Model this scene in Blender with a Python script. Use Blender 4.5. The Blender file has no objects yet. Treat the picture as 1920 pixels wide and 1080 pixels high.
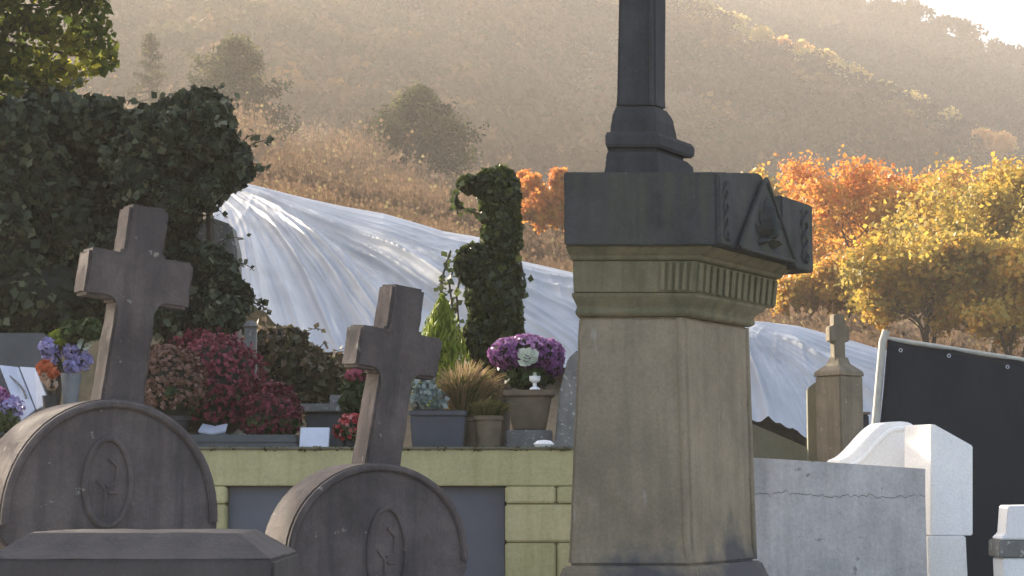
import bpy, bmesh, math, random
import numpy as np
from mathutils import Vector, Matrix
R = math.radians
rng = np.random.default_rng(7)
random.seed(7)
sc = bpy.context.scene
col = sc.collection

# ------------------------------------------------------------------ camera, sky, sun, exposure
F = 3200.0                      # focal length in photo pixels (photo 1920 x 1080)
EYE = 1.6
PITCH = math.atan(360 / F)      # eye level lies 360 px under the picture's centre
cam = bpy.data.cameras.new('camera')
cam.sensor_width = 36.0
cam.lens = 36.0 * F / 1920.0
cam.clip_end = 3000.0
cam.clip_start = 0.05
cam_o = bpy.data.objects.new('camera', cam)
cam_o.location = (0, 0, EYE)
cam_o.rotation_euler = (R(90) + PITCH, 0, 0)
col.objects.link(cam_o)
sc.camera = cam_o

SUN_AZ, SUN_EL = -42.0, 22.5    # degrees: azimuth from +Y towards +X, elevation
world = bpy.data.worlds.new('World')
sc.world = world
world.use_nodes = True
wn = world.node_tree
for n in list(wn.nodes): wn.nodes.remove(n)
sky = wn.nodes.new('ShaderNodeTexSky')
sky.sky_type = 'NISHITA'
sky.sun_disc = False
sky.sun_elevation = R(SUN_EL)
sky.sun_rotation = R(SUN_AZ)
sky.air_density = 1.0
sky.dust_density = 5.0
sky.ozone_density = 1.0
bg = wn.nodes.new('ShaderNodeBackground')
bg.inputs['Strength'].default_value = 0.12
wo = wn.nodes.new('ShaderNodeOutputWorld')
wn.links.new(sky.outputs[0], bg.inputs[0])
wn.links.new(bg.outputs[0], wo.inputs[0])
sun = bpy.data.lights.new('sun', 'SUN')
sun.energy = 4.5
sun.angle = R(0.53)
sun.color = (1.0, 0.88, 0.70)
sun_o = bpy.data.objects.new('sun', sun)
sd = Vector((math.sin(R(SUN_AZ)) * math.cos(R(SUN_EL)), math.cos(R(SUN_AZ)) * math.cos(R(SUN_EL)), math.sin(R(SUN_EL))))
sun_o.rotation_euler = (-sd).to_track_quat('-Z', 'Y').to_euler()
sun_o.location = (-30, 20, 40)
col.objects.link(sun_o)
vs = sc.view_settings
vs.view_transform = 'Standard'
vs.look = 'None'
vs.gamma = 1.0
vs.use_curve_mapping = False
vs.exposure = 2.06
sc.cycles.use_denoising = True
sc.cycles.max_bounces = 6
sc.cycles.transparent_max_bounces = 4
sc.cycles.volume_bounces = 1

CP, SP = math.cos(PITCH), math.sin(PITCH)
def P(px, py, Y):
    """world point at forward distance Y seen at photo pixel px, py"""
    cx, cy = (px - 960.0) / F, (540.0 - py) / F
    dx, dy, dz = cx, CP - cy * SP, SP + cy * CP
    t = Y / dy
    return Vector((dx * t, Y, EYE + dz * t))
def PX(px, Y): return P(px, 900, Y).x
def PZ(py, Y): return P(960, py, Y).z

# ------------------------------------------------------------------ materials
def new_mat(name):
    m = bpy.data.materials.new(name)
    m.use_nodes = True
    nt = m.node_tree
    for n in list(nt.nodes): nt.nodes.remove(n)
    out = nt.nodes.new('ShaderNodeOutputMaterial')
    b = nt.nodes.new('ShaderNodeBsdfPrincipled')
    nt.links.new(b.outputs[0], out.inputs[0])
    return m, nt, b, out
def rgba(c): return (c[0], c[1], c[2], 1.0)
def noise(nt, scale, detail=5, rough=0.6, vec=None):
    n = nt.nodes.new('ShaderNodeTexNoise')
    n.inputs['Scale'].default_value = scale
    n.inputs['Detail'].default_value = detail
    n.inputs['Roughness'].default_value = rough
    if vec is not None: nt.links.new(vec, n.inputs['Vector'])
    return n
def ramp(nt, fac, stops):
    r = nt.nodes.new('ShaderNodeValToRGB')
    e = r.color_ramp.elements
    while len(e) < len(stops): e.new(0.5)
    for k, (p, c) in enumerate(stops):
        e[k].position = p; e[k].color = rgba(c) if len(c) == 3 else c
    nt.links.new(fac, r.inputs['Fac'])
    return r
def mixc(nt, fac, a, b, mode='MIX'):
    m = nt.nodes.new('ShaderNodeMix'); m.data_type = 'RGBA'; m.blend_type = mode
    for sock, v in ((m.inputs[0], fac), (m.inputs[6], a), (m.inputs[7], b)):
        if hasattr(v, 'is_linked'): nt.links.new(v, sock)
        elif isinstance(v, (int, float)): sock.default_value = v
        else: sock.default_value = rgba(v)
    return m.outputs[2]
def position(nt, scale=(1, 1, 1)):
    g = nt.nodes.new('ShaderNodeNewGeometry')
    mp = nt.nodes.new('ShaderNodeMapping')
    mp.inputs['Scale'].default_value = scale
    nt.links.new(g.outputs['Position'], mp.inputs['Vector'])
    return mp.outputs[0]
def bump(nt, b, h, strength=0.4, dist=0.01):
    bp = nt.nodes.new('ShaderNodeBump')
    bp.inputs['Strength'].default_value = strength
    bp.inputs['Distance'].default_value = dist
    nt.links.new(h, bp.inputs['Height'])
    nt.links.new(bp.outputs[0], b.inputs['Normal'])
def stone(name, c1, c2, spots=None, spot_amt=0.62, scale=3.0, rough=0.85, streak=0.5, bumpd=0.006, streak_c=None, grain=90):
    """mottled weathered stone: two tones, vertical run-off streaks, lichen spots, grain relief"""
    m, nt, b, out = new_mat(name)
    pos = position(nt)
    n1 = noise(nt, scale, 6, 0.65, pos)
    r1 = ramp(nt, n1.outputs[0], [(0.32, c2), (0.66, c1)])
    cc = r1.outputs[0]
    if streak:
        ns = noise(nt, 1.0, 4, 0.6, position(nt, (16, 16, 1.3)))
        rs = ramp(nt, ns.outputs[0], [(0.45, (0, 0, 0)), (0.72, (1, 1, 1))])
        mu = nt.nodes.new('ShaderNodeMath'); mu.operation = 'MULTIPLY'; mu.inputs[1].default_value = streak
        nt.links.new(rs.outputs[0], mu.inputs[0])
        cc = mixc(nt, mu.outputs[0], cc, streak_c or tuple(x * 0.5 for x in c2))
    if spots:
        n2 = noise(nt, scale * 5, 4, 0.55, pos)
        r2 = ramp(nt, n2.outputs[0], [(spot_amt, (0, 0, 0)), (spot_amt + 0.05, (1, 1, 1))])
        cc = mixc(nt, r2.outputs[0], cc, spots)
    n3 = noise(nt, grain, 3, 0.7, pos)
    r3 = ramp(nt, n3.outputs[0], [(0.3, (0.88, 0.88, 0.88)), (0.7, (1.08, 1.08, 1.08))])
    cc = mixc(nt, 1.0, cc, r3.outputs[0], 'MULTIPLY')
    nt.links.new(cc, b.inputs['Base Color'])
    b.inputs['Roughness'].default_value = rough
    b.inputs['Specular IOR Level'].default_value = 0.3
    ad = nt.nodes.new('ShaderNodeMath'); ad.operation = 'ADD'
    nt.links.new(n1.outputs[0], ad.inputs[0]); nt.links.new(n3.outputs[0], ad.inputs[1])
    bump(nt, b, ad.outputs[0], 0.35, bumpd)
    return m
def plain(name, c, rough=0.6, var=0.2, scale=12, spec=0.3, metal=0.0):
    m, nt, b, out = new_mat(name)
    pos = position(nt)
    n = noise(nt, scale, 5, 0.6, pos)
    r = ramp(nt, n.outputs[0], [(0.3, tuple(x * (1 - var) for x in c)), (0.7, tuple(min(1, x * (1 + var)) for x in c))])
    nt.links.new(r.outputs[0], b.inputs['Base Color'])
    b.inputs['Roughness'].default_value = rough
    b.inputs['Specular IOR Level'].default_value = spec
    b.inputs['Metallic'].default_value = metal
    bump(nt, b, n.outputs[0], 0.2, 0.004)
    return m
def leafmat(name, stops, trans=0.35, rough=0.5, spec=0.25):
    """thin leaves: colour picked per leaf by its own 'tint', light passes through"""
    m, nt, b, out = new_mat(name)
    a = nt.nodes.new('ShaderNodeAttribute'); a.attribute_name = 'tint'
    r = ramp(nt, a.outputs['Fac'], stops)
    nt.links.new(r.outputs[0], b.inputs['Base Color'])
    b.inputs['Roughness'].default_value = rough
    b.inputs['Specular IOR Level'].default_value = spec
    t = nt.nodes.new('ShaderNodeBsdfTranslucent')
    nt.links.new(r.outputs[0], t.inputs['Color'])
    mx = nt.nodes.new('ShaderNodeMixShader'); mx.inputs[0].default_value = trans
    nt.links.new(b.outputs[0], mx.inputs[1]); nt.links.new(t.outputs[0], mx.inputs[2])
    nt.links.new(mx.outputs[0], out.inputs[0])
    return m

MT = {}
MT['sandstone'] = stone('sandstone', (0.335, 0.272, 0.188), (0.20, 0.165, 0.115), None, 0.70, 2.2, streak=0.45, streak_c=(0.155, 0.138, 0.092), grain=60)
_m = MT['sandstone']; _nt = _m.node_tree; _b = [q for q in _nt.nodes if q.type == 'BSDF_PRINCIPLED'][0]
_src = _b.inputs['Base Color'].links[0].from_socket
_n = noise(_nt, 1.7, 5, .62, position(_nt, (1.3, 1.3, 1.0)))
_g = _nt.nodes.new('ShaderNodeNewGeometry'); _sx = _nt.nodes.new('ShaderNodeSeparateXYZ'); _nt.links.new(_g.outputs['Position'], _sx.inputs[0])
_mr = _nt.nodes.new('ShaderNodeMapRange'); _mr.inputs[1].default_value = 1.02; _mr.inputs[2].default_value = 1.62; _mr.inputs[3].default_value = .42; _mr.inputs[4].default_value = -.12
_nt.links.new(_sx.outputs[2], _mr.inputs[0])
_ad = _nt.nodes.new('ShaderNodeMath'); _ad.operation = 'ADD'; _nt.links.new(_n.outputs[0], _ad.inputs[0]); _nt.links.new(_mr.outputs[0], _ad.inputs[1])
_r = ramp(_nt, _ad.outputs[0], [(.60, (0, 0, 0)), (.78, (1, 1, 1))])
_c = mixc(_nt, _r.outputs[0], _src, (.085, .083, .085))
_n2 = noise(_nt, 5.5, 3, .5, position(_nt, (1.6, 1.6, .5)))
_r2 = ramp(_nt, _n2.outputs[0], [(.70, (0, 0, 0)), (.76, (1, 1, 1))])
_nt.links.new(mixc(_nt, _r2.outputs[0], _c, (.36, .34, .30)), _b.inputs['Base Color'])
MT['mossy_sandstone'] = stone('mossy_sandstone', (0.22, 0.19, 0.115), (0.13, 0.122, 0.07), None, 0.7, 4, streak=0.55, streak_c=(0.07, 0.075, 0.04))
MT['black_stone'] = stone('black_crusted_stone', (0.080, 0.080, 0.078), (0.036, 0.038, 0.038), (0.12, 0.12, 0.12), 0.72, 3, streak=0.75, streak_c=(0.075, 0.088, 0.055), bumpd=0.009)
MT['black_shaft'] = stone('black_crusted_shaft', (0.060, 0.062, 0.066), (0.036, 0.038, 0.040), (0.10, 0.10, 0.10), 0.72, 4, streak=0.5, streak_c=(0.03, 0.03, 0.03))
MT['brown_stone'] = stone('brown_weathered_stone', (0.150, 0.124, 0.116), (0.055, 0.048, 0.048), (0.24, 0.23, 0.20), 0.675, 3.4, streak=0.7, streak_c=(0.045, 0.043, 0.046), bumpd=0.012)
MT['dark_stone'] = stone('dark_plinth_stone', (0.078, 0.072, 0.073), (0.05, 0.046, 0.047), (0.15, 0.15, 0.15), 0.72, 5, streak=0.3)
MT['yellow'] = stone('yellow_painted_block', (0.56, 0.52, 0.30), (0.46, 0.43, 0.24), (0.22, 0.21, 0.10), 0.70, 4, streak=0.35, streak_c=(0.30, 0.29, 0.12), bumpd=0.006, grain=45)
_m = MT['yellow']; _nt = _m.node_tree; _b = [q for q in _nt.nodes if q.type == 'BSDF_PRINCIPLED'][0]
_src = _b.inputs['Base Color'].links[0].from_socket; _oi = _nt.nodes.new('ShaderNodeObjectInfo')
_nt.links.new(mixc(_nt, 1.0, _src, ramp(_nt, _oi.outputs['Random'], [(0, (.84, .85, .80)), (1, (1.08, 1.05, 1.05))]).outputs[0], 'MULTIPLY'), _b.inputs['Base Color'])
MT['mortar'] = stone('mortar', (0.22, 0.21, 0.10), (0.16, 0.15, 0.07), None, streak=0)
MT['grey_panel'] = plain('grey_painted_panel', (0.125, 0.135, 0.16), 0.6, 0.08, 2.5)
MT['concrete'] = stone('concrete', (0.62, 0.59, 0.565), (0.40, 0.385, 0.375), (0.27, 0.26, 0.24), 0.66, 3, streak=0.5, streak_c=(0.30, 0.29, 0.28), bumpd=0.01, grain=50)
MT['white_stone'] = stone('white_marble', (0.88, 0.87, 0.85), (0.83, 0.82, 0.80), None, streak=0.10, streak_c=(0.55, 0.55, 0.55), scale=2, bumpd=0.002)
MT['olive_stone'] = stone('olive_stone', (0.20, 0.195, 0.14), (0.14, 0.138, 0.10), None, streak=0.3, streak_c=(0.10, 0.10, 0.06))
MT['tan_stone'] = stone('tan_stone', (0.24, 0.20, 0.14), (0.16, 0.135, 0.095), (0.30, 0.25, 0.20), 0.66, 6, streak=0.5)
MT['grey_stone'] = stone('grey_lichen_stone', (0.24, 0.235, 0.22), (0.15, 0.15, 0.14), (0.42, 0.42, 0.38), 0.60, 8, streak=0.3)
MT['slab'] = stone('dark_slab', (0.10, 0.11, 0.115), (0.06, 0.065, 0.07), None, streak=0.0, rough=0.4)
MT['plastic_pot'] = plain('dark_plastic', (0.035, 0.037, 0.042), 0.45, 0.2)
MT['planter'] = plain('slate_planter', (0.075, 0.08, 0.095), 0.55, 0.15)
MT['clay'] = plain('brown_clay', (0.16, 0.125, 0.085), 0.8, 0.25)
MT['white_plaque'] = plain('white_plaque', (0.55, 0.58, 0.66), 0.35, 0.1)
MT['soil'] = plain('soil', (0.04, 0.03, 0.022), 0.95, 0.4, 30)
MT['bark'] = stone('bark', (0.075, 0.06, 0.045), (0.04, 0.032, 0.025), None, streak=0.5, scale=8)
MT['core'] = plain('ivy_stems', (0.020, 0.024, 0.016), 0.95, 0.4, 9)
MT['black_sheet'] = None

# ------------------------------------------------------------------ mesh helpers
class MB:
    def __init__(s): s.v = []; s.f = []; s.t = []
    def add(s, v, f, t=None):
        o = len(s.v)
        s.v.extend([tuple(p) for p in v]); s.f.extend([tuple(i + o for i in q) for q in f])
        return s
    def box(s, lo, hi, mat=None):
        x0, y0, z0 = lo; x1, y1, z1 = hi
        v = [Vector(p) for p in ((x0, y0, z0), (x1, y0, z0), (x1, y1, z0), (x0, y1, z0), (x0, y0, z1), (x1, y0, z1), (x1, y1, z1), (x0, y1, z1))]
        if mat is not None: v = [mat @ p for p in v]
        return s.add(v, [(0, 3, 2, 1), (4, 5, 6, 7), (0, 1, 5, 4), (1, 2, 6, 5), (2, 3, 7, 6), (3, 0, 4, 7)])
    def loft(s, rings, cap=True):
        n = len(rings[0]); v = [p for r in rings for p in r]; f = []
        for k in range(len(rings) - 1):
            for i in range(n):
                j = (i + 1) % n
                f.append((k * n + i, k * n + j, (k + 1) * n + j, (k + 1) * n + i))
        if cap:
            f.append(tuple(reversed(range(n)))); f.append(tuple((len(rings) - 1) * n + i for i in range(n)))
        return s.add(v, f)
    def prism(s, poly, d, ):
        """poly: list of Vectors, extruded along vector d"""
        return s.loft([poly, [p + d for p in poly]])
    def lathe(s, prof, c, n=20, sx=1, sy=1):
        rings = [[Vector((c[0] + r * sx * math.cos(2 * math.pi * i / n), c[1] + r * sy * math.sin(2 * math.pi * i / n), c[2] + z)) for i in range(n)] for r, z in prof]
        return s.loft(rings)
    def tube(s, pts, rad, n=6, cap=True):
        pts = [Vector(p) for p in pts]; rings = []
        for k, p in enumerate(pts):
            d = (pts[min(k + 1, len(pts) - 1)] - pts[max(k - 1, 0)])
            if d.length < 1e-6: d = Vector((0, 0, 1))
            d.normalize()
            a = d.orthogonal().normalized() if k == 0 else (rings_a - d * rings_a.dot(d)).normalized()
            rings_a = a
            b = d.cross(a)
            r = rad[k] if isinstance(rad, (list, tuple)) else rad
            rings.append([p + (a * math.cos(2 * math.pi * i / n) + b * math.sin(2 * math.pi * i / n)) * r for i in range(n)])
        return s.loft(rings, cap)
    def build(s, name, mat, parent=None, bevel=0.0, smooth=False, seg=2, jag=0.0):
        me = bpy.data.meshes.new(name)
        me.from_pydata(s.v, [], s.f); me.update()
        bm = bmesh.new(); bm.from_mesh(me)
        bmesh.ops.recalc_face_normals(bm, faces=bm.faces)
        if bevel > 0:
            es = [e for e in bm.edges if len(e.link_faces) == 2 and e.calc_face_angle(0) > R(25)]
            try: bmesh.ops.bevel(bm, geom=es, offset=bevel, segments=seg, affect='EDGES', clamp_overlap=True)
            except Exception: pass
        if smooth:
            for f in bm.faces: f.smooth = True
        bm.to_mesh(me); bm.free()
        if smooth and hasattr(me, 'set_sharp_from_angle'): me.set_sharp_from_angle(angle=R(38))
        return link(name, me, mat, parent)
def link(name, me, mat, parent=None):
    o = bpy.data.objects.new(name, me)
    col.objects.link(o)
    if mat is not None: me.materials.append(mat if not isinstance(mat, str) else MT[mat])
    if parent is not None: attach(o, parent)
    return o
def attach(o, parent):
    o.parent = parent
    if parent.type == 'EMPTY': o.matrix_parent_inverse = Matrix.Translation(-Vector(parent.location))
CLOUD = bpy.data.textures.new('stone_wear', 'CLOUDS'); CLOUD.noise_scale = .11; CLOUD.noise_depth = 3
def wear(o, strength=.010, lv=4):
    """worn faces and edges: fine facets pushed in and out a few millimetres"""
    m = o.modifiers.new('facets', 'SUBSURF'); m.subdivision_type = 'SIMPLE'; m.levels = lv; m.render_levels = lv
    d = o.modifiers.new('wear', 'DISPLACE'); d.texture = CLOUD; d.strength = strength; d.mid_level = .5; d.texture_coords = 'GLOBAL'
    return o
def thing(name, label, cat, loc, group=None):
    o = bpy.data.objects.new(name, None)
    o.empty_display_size = 0.1
    o.location = loc; col.objects.link(o)
    return tag(o, label, cat, group)
def tag(o, label=None, cat=None, group=None, kind=None):
    if label: o['label'] = label
    if cat: o['category'] = cat
    if group: o['group'] = group
    if kind: o['kind'] = kind
    return o
def fast_mesh(name, V, Fq, mat, parent=None, tint=None, smooth=False):
    """V (n,3) array, Fq (m,k) array"""
    me = bpy.data.meshes.new(name)
    V = np.ascontiguousarray(V, dtype=np.float32); Fq = np.ascontiguousarray(Fq, dtype=np.int32)
    m, k = Fq.shape
    me.vertices.add(len(V)); me.vertices.foreach_set('co', V.ravel())
    me.loops.add(m * k); me.loops.foreach_set('vertex_index', Fq.ravel())
    me.polygons.add(m)
    me.polygons.foreach_set('loop_start', np.arange(0, m * k, k, dtype=np.int32))
    me.polygons.foreach_set('loop_total', np.full(m, k, dtype=np.int32))
    if smooth: me.polygons.foreach_set('use_smooth', np.ones(m, dtype=bool))
    me.update(calc_edges=True); me.validate()
    if tint is not None:
        a = me.attributes.new('tint', 'FLOAT', 'FACE'); a.data.foreach_set('value', np.asarray(tint, dtype=np.float32))
    return link(name, me, mat, parent)
def unit(a): return a / np.maximum(np.linalg.norm(a, axis=1, keepdims=True), 1e-9)
def kites(C, N, size, aspect=0.85, droop=0.0, rnd=0.5, along=None):
    """leaf quads at centres C facing about N; returns V, F"""
    n = len(C)
    N = unit(N + rnd * rng.normal(size=(n, 3)))
    if along is None:
        T = rng.normal(size=(n, 3)); T[:, 2] -= droop
    else: T = along + 0.25 * rng.normal(size=(n, 3))
    T = unit(T - N * (T * N).sum(1, keepdims=True))
    B = np.cross(N, T)
    s = (np.asarray(size) * rng.uniform(0.5, 1.45, n))[:, None]
    V = np.empty((n, 4, 3))
    V[:, 0] = C - T * s * 0.5
    V[:, 1] = C + B * s * aspect * 0.5 + T * s * -0.08 + N * s * 0.1
    V[:, 2] = C + T * s * 0.55
    V[:, 3] = C - B * s * aspect * 0.5 + T * s * -0.08 + N * s * 0.1
    Fq = np.arange(n * 4).reshape(n, 4)
    return V.reshape(-1, 3), Fq
def leaf_obj(name, C, N, size, mat, parent, tint, **kw):
    V, Fq = kites(np.asarray(C), np.asarray(N), size, **kw)
    o = fast_mesh(name, V, Fq, mat, parent, tint)
    o['kind'] = 'stuff'
    return o
def sphere_pts(n):
    return unit(rng.normal(size=(n, 3)))
def vnoise(p, seed=0, freq=1.0, oct=3):
    """cheap smooth pseudo noise of (n,3) points in about -1..1"""
    r = np.random.default_rng(seed); out = np.zeros(len(p)); amp = 1.0; tot = 0
    for o in range(oct):
        for k in range(4):
            d = r.normal(size=3); d /= np.linalg.norm(d)
            out += amp * np.sin((p @ d) * freq * r.uniform(1.6, 3.2) + r.uniform(0, 6.28)) * 0.25
        tot += amp; amp *= 0.5; freq *= 2.1
    return out / tot * 1.6

def blob_surface(blobs, n, thick=0.12, lump=0.18, seed=1):
    """points with normals on the skin of a union of ellipsoids: blobs (c, r)"""
    C = np.array([b[0] for b in blobs], float); S = np.array([b[1] for b in blobs], float)
    area = (S[:, 0] * S[:, 1] + S[:, 1] * S[:, 2] + S[:, 0] * S[:, 2]); area /= area.sum()
    idx = rng.choice(len(blobs), size=int(n * 2.2), p=area)
    d = sphere_pts(len(idx))
    p0 = C[idx] + d * S[idx]
    rad = 1 + lump * vnoise(p0, seed, 2.2) - thick * rng.random(len(idx)) ** 2
    p = C[idx] + d * S[idx] * rad[:, None]
    keep = np.ones(len(idx), bool)
    for k in range(len(blobs)):
        q = (p - C[k]) / S[k]
        keep &= ~(((q ** 2).sum(1) < 0.78) & (idx != k))
    nrm = unit(d / S[idx])
    return p[keep][:n], nrm[keep][:n]
def blob_core(blobs, name, mat, parent, f=0.86):
    mb = MB()
    for c, r in blobs:
        bm = bmesh.new(); bmesh.ops.create_icosphere(bm, subdivisions=3, radius=1)
        vs_ = np.array([v.co[:] for v in bm.verts]); fs = [[v.index for v in q.verts] for q in bm.faces]; bm.free()
        p = np.array(c) + vs_ * np.array(r) * f * (1 + 0.1 * vnoise(np.array(c) + vs_ * np.array(r), 5, 3))[:, None]
        mb.add(p, fs)
    return mb.build(name, mat, parent, smooth=True)

# ------------------------------------------------------------------ ground, hillside, far hill
CREST = ([-1500, -500, 200, 460, 600, 720, 830, 910, 980, 1075, 1250, 1405, 1500, 1570, 1650, 1900, 3400],
         [200, 290, 330, 355, 385, 410, 445, 458, 500, 520, 575, 610, 625, 645, 668, 700, 800])
YCREST = ([-1500, 460, 830, 1250, 3400], [20, 19, 18, 17, 17])
BOTT = ([-1500, 400, 480, 660, 1075, 1410, 1515, 1700, 3400], [560, 560, 590, 690, 712, 795, 838, 860, 880])
YBOTT = ([-1500, 600, 1410, 3400], [15.2, 15, 15, 15])
RIDGE = ([-1500, 0, 900, 1240, 1580, 1880, 2300, 3400], [-150, -130, -95, 15, 185, 335, 500, 620])
FAR = ([-1500, 1300, 1700, 1920, 2300, 3400], [-60, -60, 40, 130, 320, 500])
def terrain_cols(px):
    c = np.interp(px, *CREST); yc = np.interp(px, *YCREST); b = np.interp(px, *BOTT); yb = np.interp(px, *YBOTT)
    ridge = np.interp(px, *RIDGE)
    y0 = np.interp(px, [1150, 1240], [10.35, 12.9])
    rows = [Vector((PX(px, y0), y0, -0.05)), Vector((PX(px, y0 + .08), y0 + .08, 1.70)), Vector((PX(px, 13.6), 13.6, 1.72))]
    def A(py, Y, dz=0.0):
        p = P(px, py, Y); p.z += dz; rows.append(p)
    pb = P(px, b, yb); pb.z = max(pb.z - .12, 1.6); rows.append(pb)
    for t in (0.3, 0.6, 0.85, 1.0):
        q = pb.lerp(P(px, c, yc), t); q.z -= 0.14; rows.append(q)
    A(c + 22, 21); A(c + 14, 26); A(c + 2, 34); A(c - 12, 48); A(c - 25, 66); A(c - 40, 90); p140 = c - 62; A(p140, 130)
    top = min(ridge, p140 - 10)
    for t in (0.12, 0.25, 0.38, 0.5, 0.62, 0.74, 0.86, 0.95, 1.0):
        A(p140 + (top - p140) * t ** 0.92, 130 + 130 * t)
    e = rows[-1].z
    rows.append(Vector((PX(px, 285), 285, e - 6))); rows.append(Vector((PX(px, 330), 330, e * 0.6))); rows.append(Vector((PX(px, 400), 400, min(e * 0.3, 10))))
    return rows
PXS = np.arange(-1500, 3401, 20)
TG = np.array([[p[:] for p in terrain_cols(px)] for px in PXS])       # (cols, rows, 3)
nc, nr = TG.shape[:2]
flat = TG.reshape(-1, 3)
amp = np.interp(flat[:, 1], [15, 25, 60, 130, 260], [0, 0.12, 0.4, 1.6, 3.2])
hz = vnoise(flat * np.array([1, 1, 0]) * 0.03, 3, 1.0, 4) * amp
flat = flat.copy(); flat[:, 2] += hz
TG = flat.reshape(nc, nr, 3)
ii, jj = np.meshgrid(np.arange(nc - 1), np.arange(nr - 1), indexing='ij')
a = (ii * nr + jj).ravel()
Fq = np.stack([a, a + nr, a + nr + 1, a + 1], 1)

m, nt, b, out = new_mat('dry_hillside')
pos = position(nt)
n1 = noise(nt, 0.6, 6, 0.7, pos)
n2 = noise(nt, 6, 5, 0.7, pos)
r1 = ramp(nt, n1.outputs[0], [(0.3, (0.06, 0.065, 0.03)), (0.5, (0.12, 0.09, 0.05)), (0.7, (0.15, 0.10, 0.06))])
r2 = ramp(nt, n2.outputs[0], [(0.3, (0.6, 0.6, 0.6)), (0.7, (1.2, 1.2, 1.2))])
nt.links.new(mixc(nt, 1.0, r1.outputs[0], r2.outputs[0], 'MULTIPLY'), b.inputs['Base Color'])
b.inputs['Roughness'].default_value = 0.95
bump(nt, b, n2.outputs[0], 0.6, 0.05)
MT['hill'] = m
tag(fast_mesh('hillside', flat, Fq, 'hill', smooth=True), kind='structure')

FG = []
for px in np.arange(-1500, 3401, 40):
    f = np.interp(px, *FAR)
    rows = [Vector((PX(px, 268), 268, -0.5))]
    for t in (0.15, 0.3, 0.45, 0.6, 0.75, 0.88, 1.0):
        rows.append(P(px, 640 + (f - 640) * t, 272 + 68 * t))
    rows.append(Vector((PX(px, 370), 370, rows[-1].z - 8))); rows.append(Vector((PX(px, 480), 480, 2)))
    FG.append([p[:] for p in rows])
FG = np.array(FG); fc, fr = FG.shape[:2]
ff = FG.reshape(-1, 3).copy()
ff[:, 2] += vnoise(ff * np.array([1, 1, 0]) * 0.02, 9, 1.0, 3) * np.where(ff[:, 2] > 12, 4.0, 0)
FG = ff.reshape(fc, fr, 3)
ii, jj = np.meshgrid(np.arange(fc - 1), np.arange(fr - 1), indexing='ij')
a = (ii * fr + jj).ravel()
tag(fast_mesh('far_hill', ff, np.stack([a, a + fr, a + fr + 1, a + 1], 1), 'hill', smooth=True), kind='structure')

m, nt, b, out = new_mat('gravel_path')
pos = position(nt)
v = nt.nodes.new('ShaderNodeTexVoronoi'); v.inputs['Scale'].default_value = 60; nt.links.new(pos, v.inputs['Vector'])
r = ramp(nt, v.outputs['Color'], [(0.0, (0.14, 0.13, 0.12)), (1.0, (0.28, 0.26, 0.23))])
nt.links.new(r.outputs[0], b.inputs['Base Color']); b.inputs['Roughness'].default_value = 0.95
bump(nt, b, v.outputs['Distance'], 0.6, 0.01)
MT['gravel'] = m
gx = 480
tag(fast_mesh('ground', np.array([[-gx, -60, 0], [gx, -60, 0], [gx, 640, 0], [-gx, 640, 0]]), np.array([[0, 1, 2, 3]]), 'gravel'), kind='structure')

# haze: one closed box round the whole place
m = bpy.data.materials.new('haze'); m.use_nodes = True
nt = m.node_tree
for n in list(nt.nodes): nt.nodes.remove(n)
out = nt.nodes.new('ShaderNodeOutputMaterial')
pv = nt.nodes.new('ShaderNodeVolumePrincipled')
pv.inputs['Color'].default_value = (0.80, 0.745, 0.69, 1)
pv.inputs['Density'].default_value = 0.0012
pv.inputs['Anisotropy'].default_value = 0.25
nt.links.new(pv.outputs[0], out.inputs['Volume'])
MT['haze'] = m
hz_o = MB().box((-gx - 60, -70, -1), (gx + 60, 660, 150)).build('haze', 'haze')
tag(hz_o, kind='stuff')

# ------------------------------------------------------------------ woods on the hills
def crown_template(n, seed):
    r = np.random.default_rng(seed)
    lob = unit(r.normal(size=(9, 3))) * 0.55
    lob[:, 2] = np.abs(lob[:, 2]) * 0.9
    k = r.integers(0, 9, n)
    d = unit(r.normal(size=(n, 3)))
    d[:, 2] = np.where(d[:, 2] < -0.3, -d[:, 2], d[:, 2])
    C = lob[k] + d * r.uniform(0.25, 0.5, n)[:, None]
    N = unit(d + 0.5 * r.normal(size=(n, 3)))
    return C, N
TEMPL = [crown_template(210, s) for s in range(5)]
def wood(name, bases, radii, hues, mat):
    Cs, Ns, Ss, Ts = [], [], [], []
    for bpt, rr, h in zip(bases, radii, hues):
        C, N = TEMPL[rng.integers(0, 5)]
        a = rng.uniform(0, 6.28); ca, sa = math.cos(a), math.sin(a)
        Q = np.array([[ca, -sa, 0], [sa, ca, 0], [0, 0, 1]])
        Cs.append(np.asarray(bpt) + (C @ Q.T) * rr * np.array([1, 1, 1.15]) + np.array([0, 0, rr * 0.8]))
        Ns.append(N @ Q.T); Ss.append(np.full(len(C), rr * 0.22))
        Ts.append(np.clip(h + rng.normal(0, 0.07, len(C)), 0, 1))
    V, Fq = kites(np.concatenate(Cs), np.concatenate(Ns), np.concatenate(Ss), aspect=0.9, rnd=0.3)
    o = fast_mesh(name, V, Fq, mat, None, np.concatenate(Ts))
    return tag(o, kind='stuff')
def grid_sample(G, u, v):
    u = np.clip(u, 0, G.shape[0] - 1.001); v = np.clip(v, 0, G.shape[1] - 1.001)
    i = u.astype(int); j = v.astype(int); fu = (u - i)[:, None]; fv = (v - j)[:, None]
    return (G[i, j] * (1 - fu) * (1 - fv) + G[i + 1, j] * fu * (1 - fv) + G[i, j + 1] * (1 - fu) * fv + G[i + 1, j + 1] * fu * fv)
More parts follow.
